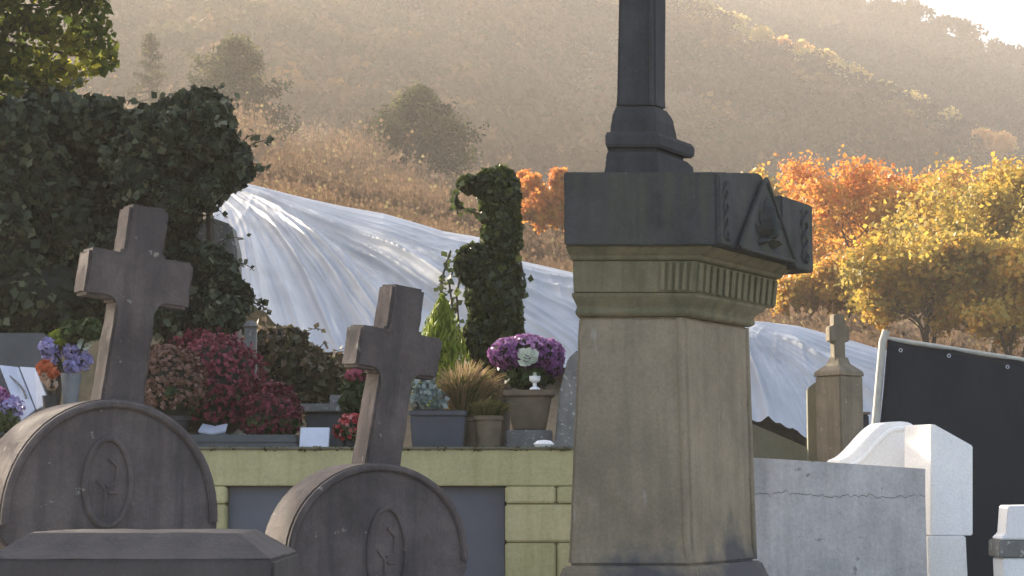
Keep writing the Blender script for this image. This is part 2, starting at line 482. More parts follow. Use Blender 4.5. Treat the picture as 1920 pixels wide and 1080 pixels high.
MT['wood_leaf'] = leafmat('autumn_wood_foliage', [(0.0, (0.045, 0.055, 0.022)), (0.3, (0.10, 0.075, 0.04)), (0.55, (0.15, 0.09, 0.045)), (0.8, (0.24, 0.15, 0.045)), (1.0, (0.38, 0.24, 0.06))], 0.35, .8, .04)
n = 2100
u = rng.uniform((-350 + 1500) / 20, (2350 + 1500) / 20, n)
v = nr - 1 - 4 - 8.6 * rng.random(n) ** 0.85 + 1.0
bp_ = grid_sample(TG, u, v)
hue = 0.32 + 0.34 * vnoise(bp_ * 0.05, 21, 1.0, 2) + rng.normal(0, 0.15, n)
crest_d = np.abs(v - (nr - 4)); hue = np.where((crest_d < 0.9) & (u * 20 - 1500 > 1150), hue + 0.22, hue)  # crowns along the right crest tinted lighter, standing in for sun on them
wood('hillside_wood', bp_, rng.uniform(1.5, 4.0, n), np.clip(hue, 0, 1), 'wood_leaf')
n = 1200
u = rng.uniform((1000 + 1500) / 40, (2400 + 1500) / 40, n); v = 3.0 + 4.6 * rng.random(n)
bp_ = grid_sample(FG, u, v)
wood('far_hill_wood', bp_, rng.uniform(1.8, 3.4, n), np.clip(0.35 + rng.normal(0, 0.13, n), 0, 1), 'wood_leaf')

# ------------------------------------------------------------------ trees
def hill_z(px, Y):
    """height of the hillside sheet at photo column px and distance Y"""
    u = (px + 1500) / 20; i = int(u)
    colm = TG[i]
    return float(np.interp(Y, colm[3:, 1], colm[3:, 2]))
def branch(mb, p, d, L, r, depth, tips, spread, up, seglen=3):
    pts = [Vector(p)]; dd = Vector(d).normalized()
    for k in range(seglen):
        dd = (dd + Vector((random.gauss(0, .13), random.gauss(0, .13), random.gauss(0, .06) + up))).normalized()
        pts.append(pts[-1] + dd * (L / seglen))
    rad = [r * (1 - 0.55 * k / seglen) for k in range(seglen + 1)]
    mb.tube(pts, rad, n=5 if depth < 2 else 4, cap=False)
    if depth == 0:
        tips.append((pts[-1], L)); tips.append((pts[-2], L)); return
    for k in range(random.choice((3, 3, 4))):
        ax = Vector((random.gauss(0, 1), random.gauss(0, 1), random.gauss(0, 0.6))).normalized()
        nd = (dd + ax * spread).normalized()
        branch(mb, pts[-1] if k else pts[-1], nd, L * random.uniform(.62, .82), rad[-1] * 0.75, depth - 1, tips, spread, up)
    branch(mb, pts[-2], (dd + Vector((random.gauss(0, 1), random.gauss(0, 1), 0)) * spread).normalized(), L * .6, rad[-2] * .55, depth - 1, tips, spread, up)
def tree(name, label, px, Y, py_top, wpx, mat, hue, nleaf=26, leaf=0.16, depth=3, group=None, cat='tree', spread=0.75, hue_top=0.0, stems=1):
    z0 = hill_z(px, Y) - 0.1
    base = Vector((PX(px, Y), Y, z0)); H = PZ(py_top, Y) - z0; W = wpx * Y / F
    t = thing(name, label, cat, base, group)
    mb = MB(); tips = []
    for s in range(stems):
        L = H * 0.30
        d = Vector((random.gauss(0, .16) * (1 + s), random.gauss(0, .16), 1))
        branch(mb, base + Vector((random.gauss(0, .12) * s, random.gauss(0, .12) * s, 0)), d, L, H * 0.022, depth, tips, spread, 0.04)
    T = np.array([tp[0][:] for tp in tips]); Vb = np.array(mb.v)
    def fit(Q):
        """bring the grown limbs to the tree's own height and width"""
        q = Q - np.array(base[:])
        lo, hi = np.percentile(T[:, 0] - base.x, 3), np.percentile(T[:, 0] - base.x, 97)
        k = np.clip(q[:, 2] / (H * 0.35), 0, 1)[:, None]
        sx = W / max(hi - lo, .1); cx = (hi + lo) / 2
        q = q.copy()
        f = (1 - k[:, 0]) + k[:, 0] * sx
        q[:, 0] = (q[:, 0] - cx * k[:, 0]) * f; q[:, 1] = q[:, 1] * f
        q[:, 2] *= H / (T[:, 2].max() - base.z + 0.1)
        return q + np.array(base[:])
    Vf = fit(Vb); Tf = fit(T); mb.v = [tuple(x) for x in Vf]
    mb.build('trunk', 'bark', t, smooth=True)
    n = len(Tf) * nleaf
    C = np.repeat(Tf, nleaf, 0); k = np.repeat(np.arange(len(Tf)), nleaf)
    off = rng.normal(size=(n, 3)) * (W * 0.055) * np.array([1, 1, 0.8])
    C = C + off
    tclump = np.clip(hue + rng.normal(0, 0.10, len(Tf)), 0, 1)
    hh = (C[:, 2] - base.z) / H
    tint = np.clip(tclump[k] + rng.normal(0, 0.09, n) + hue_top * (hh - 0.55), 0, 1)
    leaf_obj('crown', C, unit(off + np.array([0, 0, 0.05])), leaf, mat, t, tint, rnd=0.7)
    return t
MT['gold'] = leafmat('golden_leaves', [(0.0, (0.12, 0.115, 0.035)), (0.25, (0.30, 0.25, 0.07)), (0.5, (0.46, 0.33, 0.06)), (0.75, (0.60, 0.32, 0.06)), (1.0, (0.60, 0.22, 0.05))], 0.55)
AG = 'autumn trees behind the white sheeting'
tree('autumn_tree', 'orange and gold autumn tree right of the tall monument, rising above the black sheet corner', 1650, 46, 300, 280, 'gold', 0.70, 66, .12, 3, AG, hue_top=0.45, stems=2)
tree('autumn_tree', 'yellow-green autumn tree with gold edge at the right border, above the black sheet', 1860, 42, 318, 330, 'gold', 0.36, 62, .115, 3, AG, hue_top=0.4, stems=2)
tree('autumn_tree', 'olive and gold autumn tree filling the gap between the orange tree and the border tree', 1750, 54, 308, 240, 'gold', 0.46, 58, .125, 3, AG, hue_top=0.5, stems=2)
tree('autumn_tree', 'small bright yellow tree peeping over the carved cap of the monument', 1492, 58, 318, 130, 'gold', 0.52, 60, .13, 3, AG, hue_top=0.2)
tree('autumn_tree', 'small orange bush-like tree low behind the small stone cross', 1560, 40, 480, 150, 'gold', 0.66, 70, .10, 3, AG, stems=3)
tree('autumn_tree', 'low olive bush-like tree just above the black sheet', 1745, 38, 430, 230, 'gold', 0.50, 38, .11, 3, AG, stems=4, spread=.95)
tree('autumn_tree', 'low golden bush-like tree at the right border just above the black sheet', 1905, 37, 450, 200, 'gold', 0.56, 38, .11, 3, AG, stems=4, spread=.95)
tree('autumn_tree', 'bright orange-red tree between the ivy column and the tall monument', 1022, 40, 312, 105, 'gold', 0.9, 70, .10, 3, AG, hue_top=0.2, stems=2)
MT['pine'] = leafmat('pine_needles', [(0.0, (0.018, 0.024, 0.010)), (0.5, (0.045, 0.052, 0.022)), (1.0, (0.17, 0.165, 0.06))], 0.4, .8, .03)
def pine(label, px, Y, py_top, py_base, wpx, n, lean=0.0, group=None):
    z0 = hill_z(px, Y) - .2; base = Vector((PX(px, Y), Y, z0)); H = PZ(py_top, Y) - z0; W = wpx * Y / F
    zc = PZ(py_base, Y) - z0
    t = thing('pine_tree', label, 'tree', base, group)
    mb = MB(); mb.tube([base, base + Vector((.1, 0, H * .5)), base + Vector((0.05, 0, H * .97))], [H * .03, H * .02, .04], 7)
    Cs, Ns = [], []
    nb = 46
    for k in range(nb):
        f = k / (nb - 1); z = zc + (H - zc) * f
        L = W * .64 * (min(1, .72 + f * 2.2) * (1 - f) ** .62 + .06) * random.uniform(.6, 1.12)
        a = k * 2.4 + random.gauss(0, .3)
        p0 = base + Vector((0, 0, z)); p1 = p0 + Vector((math.cos(a) * L, math.sin(a) * L, L * random.uniform(-.05, .35)))
        mb.tube([p0, (p0 + p1) * .5 + Vector((0, 0, -L * .05)), p1], [.07, .045, .015], 4, cap=False)
        m_ = int(n / nb)
        tt = rng.uniform(.3, 1.05, m_)[:, None]
        c = np.array(p0[:]) * (1 - tt) + np.array(p1[:]) * tt + rng.normal(size=(m_, 3)) * W * .045
        Cs.append(c); Ns.append(np.tile([math.cos(a) * .3, math.sin(a) * .3, 1], (m_, 1)))
    C = np.concatenate(Cs)
    mb.build('trunk', 'bark', t, smooth=True)
    leaf_obj('crown', C, np.concatenate(Ns), W * .045, 'pine', t, np.clip(np.repeat(rng.normal(.5, .22, nb), int(n / nb)) + rng.normal(0, .12, len(C)), 0, 1), aspect=.5, rnd=.9)
pine('rounded hazy pine tree standing alone on the slope left of the monument', 780, 80, 178, 318, 195, 15000)
pine('taller hazy green pine tree on the slope above the ivy-clad pillar', 425, 85, 84, 300, 200, 15000)
pine('slim grey conifer on the slope beside the leafy tree in the top left corner', 262, 90, 68, 300, 95, 7000)

# trees on the lit ridge one can pick out singly
MT['ridge_leaf'] = leafmat('sunlit_ridge_leaves', [(0.0, (0.42, 0.36, 0.14)), (0.5, (0.66, 0.48, 0.16)), (1.0, (0.75, 0.44, 0.16))], 0.6, .8, .05)  # sunlight on the ridge is put into these pale leaf colours
for lab, px, py, w, h in (
    ('pale gold tree on the sunlit ridge, nearest to the dark shaft', 1300, 15, 60, .4),
    ('orange-gold tree on the sunlit ridge, left one of the brightest pair', 1462, 95, 55, .85),
    ('yellow tree on the sunlit ridge, middle of the brightest group', 1512, 110, 50, .6),
    ('bright pale yellow tree at the right end of the brightest ridge group', 1556, 130, 60, .35),
    ('small pale tree lower down the sunlit ridge, between the gold group and the orange one', 1690, 195, 50, .2),
    ('orange tree at the low right end of the sunlit ridge', 1865, 258, 80, .95)):
    Y = 262.0 if px < 1800 else 250.0
    W = w * Y / F
    zg = hill_z(px, Y) - .3; z = zg + W * .9 + 3.2; base = Vector((PX(px, Y), Y, zg))
    t = thing('ridge_tree', lab, 'tree', base, 'trees on the sunlit ridge')
    mb = MB(); top = max(z - W * .35, zg + 1.0)
    mb.tube([base, Vector((base.x, Y, top))], [.25, .08], 6)
    for k in range(6):
        a = k * 1.05; mb.tube([Vector((base.x, Y, zg + (top - zg) * .55)), Vector((base.x + math.cos(a) * W * .35, Y + math.sin(a) * W * .35, top))], [.1, .03], 4)
    mb.build('trunk', 'bark', t)
    blobs = [((base.x + random.gauss(0, W * .2), Y + random.gauss(0, W * .2), max(z - W * .35, zg + 1.2) + random.gauss(0, W * .1)), (W * .3, W * .3, W * .28)) for _ in range(5)]
    p, nn = blob_surface(blobs, 700, .5, .3, px)
    leaf_obj('crown', p, nn, W * .14, 'ridge_leaf', t, np.clip(h + rng.normal(0, .12, len(p)), 0, 1), rnd=.8)

pxr = rng.uniform(1180, 1960, 120); Yr = 259 + rng.normal(0, 2.5, 120)
wood('ridge_wood', [(PX(a_, b_), b_, hill_z(a_, b_) + 2.2) for a_, b_ in zip(pxr, Yr)], rng.uniform(1.2, 2.6, 120), np.clip(rng.normal(.3, .25, 120), 0, 1), 'ridge_leaf')
# dry brush on the slope: nobody could count it
MT['brush'] = leafmat('dry_brush', [(0.0, (0.075, 0.06, 0.04)), (0.5, (0.17, 0.115, 0.075)), (0.8, (0.25, 0.16, 0.10)), (1.0, (0.30, 0.25, 0.12))], 0.35, .9, .03)
def brush(name, n, px0, px1, y0, y1, hh, w, nl):
    u = rng.uniform(px0, px1, n); Y = y0 * (y1 / y0) ** rng.random(n)
    Vs, Fs, Ts = [], [], []; o = 0
    dens = vnoise(np.stack([u * .012, Y * .09, Y * 0], 1), 17, 1.0, 3)
    for k in range(n):
        if dens[k] < rng.uniform(-.9, .15): continue
        z = hill_z(u[k], Y[k]); x = PX(u[k], Y[k]); h = hh * Y[k] * rng.uniform(.4, 1.2) * (.75 + .7 * max(dens[k], -.4)); wk = w * Y[k]
        for s in range(nl):
            bx = x + rng.normal(0, .35); by = Y[k] + rng.normal(0, .35); hs = h * rng.uniform(.5, 1)
            lx = rng.normal(0, .22) * hs; q = wk * .5 * rng.uniform(.6, 1.4)
            Vs += [(bx - q, by, z - .1), (bx + q, by, z - .1), (bx + lx + q * .4, by, z + hs), (bx + lx - q * .4, by, z + hs)]
            Fs.append((o, o + 1, o + 2, o + 3)); o += 4; Ts.append(np.clip(rng.normal(.45, .18), 0, 1))
            for c in range(4):
                f = rng.uniform(.2, 1.0); cx, cz = bx + lx * f + rng.normal(0, .16), z + hs * f; r_ = wk * rng.uniform(1.2, 2.6); cy = by + rng.normal(0, .16)
                Vs += [(cx - r_, cy, cz), (cx, cy - r_ * .5, cz - r_), (cx + r_, cy + r_ * .3, cz), (cx, cy, cz + r_ * 1.3)]
                Fs.append((o, o + 1, o + 2, o + 3)); o += 4; Ts.append(np.clip(rng.normal(.5 + .25 * dens[k], .2), 0, 1))
    ob = fast_mesh(name, np.array(Vs), np.array(Fs), 'brush', None, Ts)
    return tag(ob, kind='stuff')
brush('dry_brush', 4800, 130, 1120, 38, 128, .030, .0005, 8)
brush('dry_grass', 1300, 380, 1700, 20.5, 40, .010, .0005, 7)
brush('dry_brush', 700, 1380, 1980, 32, 110, .018, .0007, 6)

# ------------------------------------------------------------------ white sheeting over the bank
m, nt, b, out = new_mat('white_plastic_sheet')
pos = position(nt)
n1 = noise(nt, 2.0, 4, .5, pos)
r = ramp(nt, n1.outputs[0], [(.3, (.44, .46, .49)), (.7, (.56, .58, .61))])
nd = noise(nt, .9, 6, .7, pos); rd = ramp(nt, nd.outputs[0], [(.52, (0, 0, 0)), (.75, (.55, .55, .55))])
nt.links.new(mixc(nt, rd.outputs[0], r.outputs[0], (.26, .25, .22)), b.inputs['Base Color'])
b.inputs['Roughness'].default_value = .5
b.inputs['Specular IOR Level'].default_value = .3
tr = nt.nodes.new('ShaderNodeBsdfTranslucent'); tr.inputs['Color'].default_value = (.5, .54, .6, 1)
mx = nt.nodes.new('ShaderNodeMixShader'); mx.inputs[0].default_value = .18
nt.links.new(b.outputs[0], mx.inputs[1]); nt.links.new(tr.outputs[0], mx.inputs[2]); nt.links.new(mx.outputs[0], out.inputs[0])
n2 = noise(nt, 9, 4, .6, position(nt, (1, .4, 1)))
bump(nt, b, n2.outputs[0], .15, .015)
MT['sheet'] = m
def sheeting(name, label, px0, px1, anchors, seed):
    cols_ = np.arange(px0, px1 + 1, 2.5); nv = 190
    Vv = []
    for px in cols_:
        T0 = P(px, np.interp(px, *CREST), np.interp(px, *YCREST)); B0 = P(px, np.interp(px, *BOTT), np.interp(px, *YBOTT))
        for k in range(nv):
            v = k / (nv - 1)
            q = T0.lerp(B0, v)
            q.z += .10 * math.sin(math.pi * min(1, v)) ** 1.5 + .03
            Vv.append(q[:])
        q = T0 + Vector((0, .5, -.35)); Vv.append(q[:])
    nv2 = nv + 1
    A = np.array(Vv).reshape(len(cols_), nv2, 3)
    A = np.concatenate([A[:, -1:, :], A[:, :-1, :]], 1)          # turned-over back edge first
    vv = np.concatenate([[0], np.linspace(0, 1, nv)])
    S, Vn = np.meshgrid((cols_ - px0) / 190.0, vv, indexing='ij')
    slope = (A[:, -1, :] - A[:, 1, :]); hgt = np.linalg.norm(slope, axis=1)[:, None]
    D = np.zeros_like(S)
    rs = np.random.default_rng(seed)
    for (ax, av, k, amp_, ext) in anchors:
        dx = S - (ax - px0) / 190.0; dy = Vn * hgt - av
        ang = np.arctan2(dy, dx); rad = np.hypot(dx, dy)
        w = np.exp(-(np.maximum(rad - ext * .45, 0) / (ext * .5)) ** 2) * np.clip(rad / .6, 0, 1)
        ph = rs.uniform(0, 6.28, 5)
        wob = .22 * np.sin(rad * .9 + ph[0]) + .05 * np.sin(rad * 2.3 + ph[1])
        s1 = np.sin(ang * k + wob * 2 + ph[2]); s2 = np.sin(ang * k * 2.3 + wob * 3 + ph[3]); s3 = np.sin(ang * k * 4.7 + wob * 4 + ph[4])
        D += amp_ * w * (s1 * .42 + (1 - np.abs(s2)) ** 1.5 * .38 * (.6 + .4 * np.sin(rad * 1.3 + ph[1])) + .10 * (1 - np.abs(s3)) ** 2 + .35 * (1 - np.abs(np.sin(ang * k * 1.37 + wob * 2 + ph[0]))) ** 4)
    pts = np.stack([S.ravel() * .9, Vn.ravel() * 1.5, np.zeros(S.size)], 1)
    D += .06 * vnoise(pts, seed + 3, .8, 2).reshape(S.shape)
    edge = np.clip(Vn / .40, 0, 1) ** 1.3 * .95 + .05
    D *= edge
    nvec = np.array([0, -.62, .78])
    A = A + D[..., None] * nvec
    A[:, :, 2] += (.05 * vnoise(np.stack([S[:, 0] * .8, S[:, 0] * 0, S[:, 0] * 0], 1), seed + 8, 1.0, 2))[:, None]
    n1_, n2_ = A.shape[:2]
    ii, jj = np.meshgrid(np.arange(n1_ - 1), np.arange(n2_ - 1), indexing='ij'); a = (ii * n2_ + jj).ravel()
    o = fast_mesh(name, A.reshape(-1, 3), np.stack([a, a + 1, a + n2_ + 1, a + n2_], 1), 'sheet', smooth=True)
    return tag(o, label, 'plastic sheet', 'white plastic sheeting over the bank')
sheeting('plastic_sheet', 'large creased white plastic sheet over the bank left of the tall monument', 395, 1180,
         [(385, -.10, 13, .20, 6.5), (392, -.15, 19, .08, 6.5), (500, -.25, 11, .05, 5.0), (985, -.3, 8, .06, 1.8)], 4)
sheeting('plastic_sheet', 'smaller pleated white plastic sheet between the monument and the small stone cross', 1186, 1668,
         [(1340, -.15, 13, .16, 3.5), (1345, -.2, 19, .07, 3.5), (1460, -.5, 12, .05, 3.0), (1186, -.3, 10, .08, 1.8)], 11)

# ------------------------------------------------------------------ the tall sandstone monument
PHI = R(33)
RD = Vector((math.sin(PHI), math.cos(PHI), 0))
def plan(pa, pb, pc, Yf, z):
    """four-sided plan: front edge pa-pb at distance Yf, right face running back from pb to the column pc"""
    A_ = Vector((PX(pa, Yf), Yf, z)); B_ = Vector((PX(pb, Yf), Yf, z))
    k = (pc - 960) / F / CP * 1.0
    k = PX(pc, 1.0)
    W = (k * Yf - B_.x) / (RD.x - k * RD.y)
    C_ = B_ + RD * W
    D_ = Vector((A_.x + max(0.0, W * .10), C_.y, z))
    return [A_, B_, C_, D_]
mon = thing('stone_monument', 'tall sandstone monument with black carved cap and dark shaft in the foreground', 'monument', (PX(1240, 7.9), 7.9, 0))
def level(py, pa, pb, pc, Yf): return plan(pa, pb, pc, Yf, PZ(py, Yf))
base_rings = [plan(1035, 1322, 1452, 7.46, 0.0), plan(1035, 1322, 1452, 7.46, PZ(1120, 7.46)), level(1085, 1046, 1312, 1436, 7.49), level(1062, 1056, 1306, 1426, 7.50)]
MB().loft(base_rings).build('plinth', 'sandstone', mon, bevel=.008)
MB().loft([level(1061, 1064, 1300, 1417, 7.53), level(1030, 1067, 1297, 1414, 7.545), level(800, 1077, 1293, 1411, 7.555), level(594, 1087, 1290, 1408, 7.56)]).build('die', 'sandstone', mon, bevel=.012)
wear(bpy.data.objects['die'], .010, 4)
# raised corner fillets of the die, a little proud of both faces
def fillet(p0, p1, name='corner_fillet', r=.016):
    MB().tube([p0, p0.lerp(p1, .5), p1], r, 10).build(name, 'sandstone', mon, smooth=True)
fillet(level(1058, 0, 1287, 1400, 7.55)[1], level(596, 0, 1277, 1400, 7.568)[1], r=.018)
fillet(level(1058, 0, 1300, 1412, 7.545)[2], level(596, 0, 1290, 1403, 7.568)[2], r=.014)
MB().loft([level(593, 1084, 1293, 1412, 7.55), level(588, 1080, 1298, 1420, 7.54), level(582, 1080, 1299, 1421, 7.538), level(578, 1083, 1296, 1418, 7.545), level(572, 1082, 1298, 1421, 7.54), level(556, 1074, 1308, 1440, 7.52), level(549, 1073, 1310, 1444, 7.515)]).build('necking_moulding', 'mossy_sandstone', mon, bevel=.003)
fr_lo, fr_hi = level(548, 1077, 1306, 1458, 7.52), level(489, 1075, 1310, 1464, 7.515)
frieze = MB().loft([fr_lo, fr_hi]).build('frieze', 'mossy_sandstone', mon, bevel=.003)
# reeds of the frieze on the right face and the right end of the front
def reed(p0, p1, q0, q1, nrm):
    rr = lambda a, b: [a - nrm * .002, a + nrm * .012, a.lerp(b, .5) + nrm * .016, b + nrm * .012, b - nrm * .002]
    mb = MB(); mb.loft([rr(p0, p1), rr(q0, q1)])
    return mb.build('reed', 'mossy_sandstone', frieze)
nrm_r = Vector((RD.y, -RD.x, 0))
NR = 13
for k in range(NR):
    a0, a1 = (k + .25) / NR, (k + .75) / NR
    l = lambda t, e: (fr_lo if e == 0 else fr_hi)[1].lerp((fr_lo if e == 0 else fr_hi)[2], t)
    s0, s1 = .06, .93
    g = lambda t: (l(t, 0).lerp(l(t, 1), s0), l(t, 0).lerp(l(t, 1), s1))
    (b0, t0), (b1, t1) = g(a0), g(a1)
    reed(b0, b1, t0, t1, nrm_r)
for k in range(5):
    a0, a1 = .70 + (k + .22) * .06, .70 + (k + .78) * .06
    l = lambda t, e: (fr_lo if e == 0 else fr_hi)[0].lerp((fr_lo if e == 0 else fr_hi)[1], t)
    g = lambda t: (l(t, 0).lerp(l(t, 1), .06), l(t, 0).lerp(l(t, 1), .93))
    (b0, t0), (b1, t1) = g(a0), g(a1)
    reed(b0, b1, t0, t1, Vector((0, -1, 0)))
MB().loft([level(488, 1074, 1312, 1468, 7.51), level(484, 1070, 1316, 1474, 7.50), level(479, 1070, 1317, 1475, 7.50), level(475, 1067, 1324, 1482, 7.49), level(463, 1062, 1340, 1496, 7.47), level(461, 1062, 1340, 1496, 7.47)]).build('cornice', 'mossy_sandstone', mon, bevel=.003)
# cap: a roof block with a pediment on the right face, corner pieces carved
Yc = 7.45
zb, zt = PZ(460, Yc), PZ(323, Yc)
Bc = Vector((PX(1349, Yc), Yc, 0)); Ac = Vector((PX(1059, Yc), Yc, 0))
def s_at(px):                       # run along the right face whose picture column is px
    k = PX(px, 1.0); return (k * Yc - Bc.x) / (RD.x - k * RD.y)
def RF(s, z, o=0.0): return Bc + RD * s + Vector((0, 0, z)) + nrm_r * o
sW, s1, s2 = s_at(1496), s_at(1436), s_at(1476)
def zat(py, s): return PZ(py, Yc + RD.y * s)
prof = [(0, zb), (sW, zb), (sW, zat(440, sW)), (s2, zat(405, s2)), (s1, zat(325, s1)), (0, zt)]
wid = Bc.x - Ac.x
MB().loft([[RF(s, z) for s, z in prof], [RF(s, z) + Vector((-wid - .25 * s, 0, 0)) for s, z in prof]]).build('cap', 'black_stone', mon, bevel=.006)
wear(bpy.data.objects['cap'], .010, 4)
sp = lambda px: s_at(px)
ped = [(sp(1384), zb + .012), (sp(1490), zb + .012), (sp(1437), zat(336, s1))]
pm = MB().prism([RF(s, z, .0) for s, z in ped], nrm_r * .022).build('pediment', 'black_stone', mon, bevel=.004)
# rim of the pediment and leaf carving
def rib(a, b, r, par, name): MB().tube([RF(a[0], a[1], .024), RF((a[0] + b[0]) / 2, (a[1] + b[1]) / 2, .024), RF(b[0], b[1], .024)], r, 7).build(name, 'black_stone', par, smooth=True)
rib(ped[0], ped[2], .012, pm, 'pediment_rim'); rib(ped[2], ped[1], .012, pm, 'pediment_rim'); rib(ped[0], ped[1], .010, pm, 'pediment_rim')
cs_, cz_ = sp(1437), zb + .085
for ang, L, w in ((90, .20, .036), (60, .14, .030), (120, .14, .030), (25, .13, .024), (155, .13, .024), (-18, .10, .022), (198, .10, .022)):
    d = Vector((math.cos(R(ang)), math.sin(R(ang))))
    nrmv = Vector((-d.y, d.x)); ring = []
    pts = [RF(cs_ + d.x * L * t * 1.1 + nrmv.x * q, cz_ + d.y * L * t + nrmv.y * q, .024 + o) for t, q, o in ((0, 0, 0), (.35, w, .0), (.75, w * .8, .0), (1, 0, .004), (.75, -w * .8, .0), (.35, -w, .0))]
    ridge = [RF(cs_ + d.x * L * t * 1.1, cz_ + d.y * L * t, .024 + .045) for t in (.3, .7)]
    MB().add(pts + ridge, [(0, 1, 6), (1, 2, 7, 6), (2, 3, 7), (3, 4, 7), (4, 5, 6, 7), (5, 0, 6)]).build('carved_leaf', 'black_stone', pm)
# near corner piece with scroll carving, far corner piece standing out
na = MB().prism([RF(s, z) for s, z in ((.004, zb + .008), (sp(1374), zb + .008), (sp(1372), zt - .06), (sp(1362), zt - .012), (.004, zt - .012))], nrm_r * .018).build('corner_acroterion', 'black_stone', mon, bevel=.004)
for ph_ in (0, math.pi):
    MB().tube([RF(sp(1361) + .020 * math.sin(q * 13 + ph_), zb + .03 + q * (zt - zb - .07), .018 + .008 * math.cos(q * 13 + ph_)) for q in np.linspace(0, 1, 26)], [.010 + .004 * math.sin(q * 26) for q in np.linspace(0, 1, 26)], 6).build('carved_scroll', 'black_stone', na, smooth=True)
sa_, sb_ = sp(1471), sp(1529)
zf_t = zat(386, sb_); zf_b = zat(512, sb_)
fa = MB().prism([RF(sa_, zf_b + .06, .012), RF(sa_ + (sb_ - sa_) * .45, zf_b, .012), RF(sb_, zf_b, .012), RF(sb_, zf_t, .012), RF(sa_, zf_t, .012)], nrm_r * -.29).build('corner_acroterion', 'black_stone', mon, bevel=.006)
for ph_ in (0, math.pi):
    MB().tube([RF(sp(1512) + .035 * math.sin(q * 11 + ph_), zf_b + .04 + q * (zf_t - zf_b - .08), .014 + .008 * math.cos(q * 11 + ph_)) for q in np.linspace(0, 1, 26)], [.011 + .004 * math.sin(q * 26) for q in np.linspace(0, 1, 26)], 6).build('carved_scroll', 'black_stone', fa, smooth=True)
# base of the shaft and the shaft
Ys = 7.66
def lv(py, pa, pb, pc, dY=0): return plan(pa, pb, pc, Ys + dY, PZ(py, Ys + dY))
zs = zt - .004
r0 = plan(1134, 1242, 1312, Ys, zs)
MB().loft([r0, plan(1134, 1242, 1312, Ys, zs + .02), lv(311, 1139, 1240, 1309, .005), lv(291, 1141, 1239, 1307, .01), lv(284, 1143, 1238, 1296, .014)]).build('shaft_plinth', 'black_shaft', mon, bevel=.003)
MB().loft([lv(284, 1147, 1235, 1288, .022), lv(277, 1147, 1235, 1288, .022), lv(276, 1142, 1240, 1303, .006), lv(270, 1139, 1242, 1309, 0), lv(254, 1139, 1242, 1310, 0), lv(248, 1142, 1240, 1304, .006), lv(247, 1149, 1236, 1276, .02), lv(238, 1149, 1236, 1275, .02), lv(224, 1152, 1237, 1271, .02), lv(216, 1153, 1236, 1270, .022), lv(209, 1156, 1236, 1266, .026), lv(200, 1160, 1235, 1257, .03)]).build('shaft_base', 'black_shaft', mon, bevel=.001)
MB().loft([lv(200, 1160, 1235, 1257, .03), lv(180, 1162, 1235, 1256, .032), lv(0, 1167, 1236, 1259, .036), lv(-260, 1171, 1236, 1258, .04)]).build('shaft', 'black_shaft', mon, bevel=.01)
e0, e1 = lv(196, 0, 1228, 1300, .026), lv(-255, 0, 1230, 1300, .037)
MB().tube([e0[1], e1[1]], .010, 8).build('shaft_edge_roll', 'black_shaft', mon, smooth=True)
e0, e1 = lv(-240, 1150, 1240, 1290, 0), lv(-300, 1150, 1240, 1290, 0)
MB().loft([lv(-255, 1165, 1238, 1264, .03), lv(-262, 1150, 1245, 1290, 0), lv(-300, 1150, 1245, 1290, 0), lv(-320, 1170, 1236, 1262, .03)]).build('shaft_capital', 'black_shaft', mon, bevel=.004)

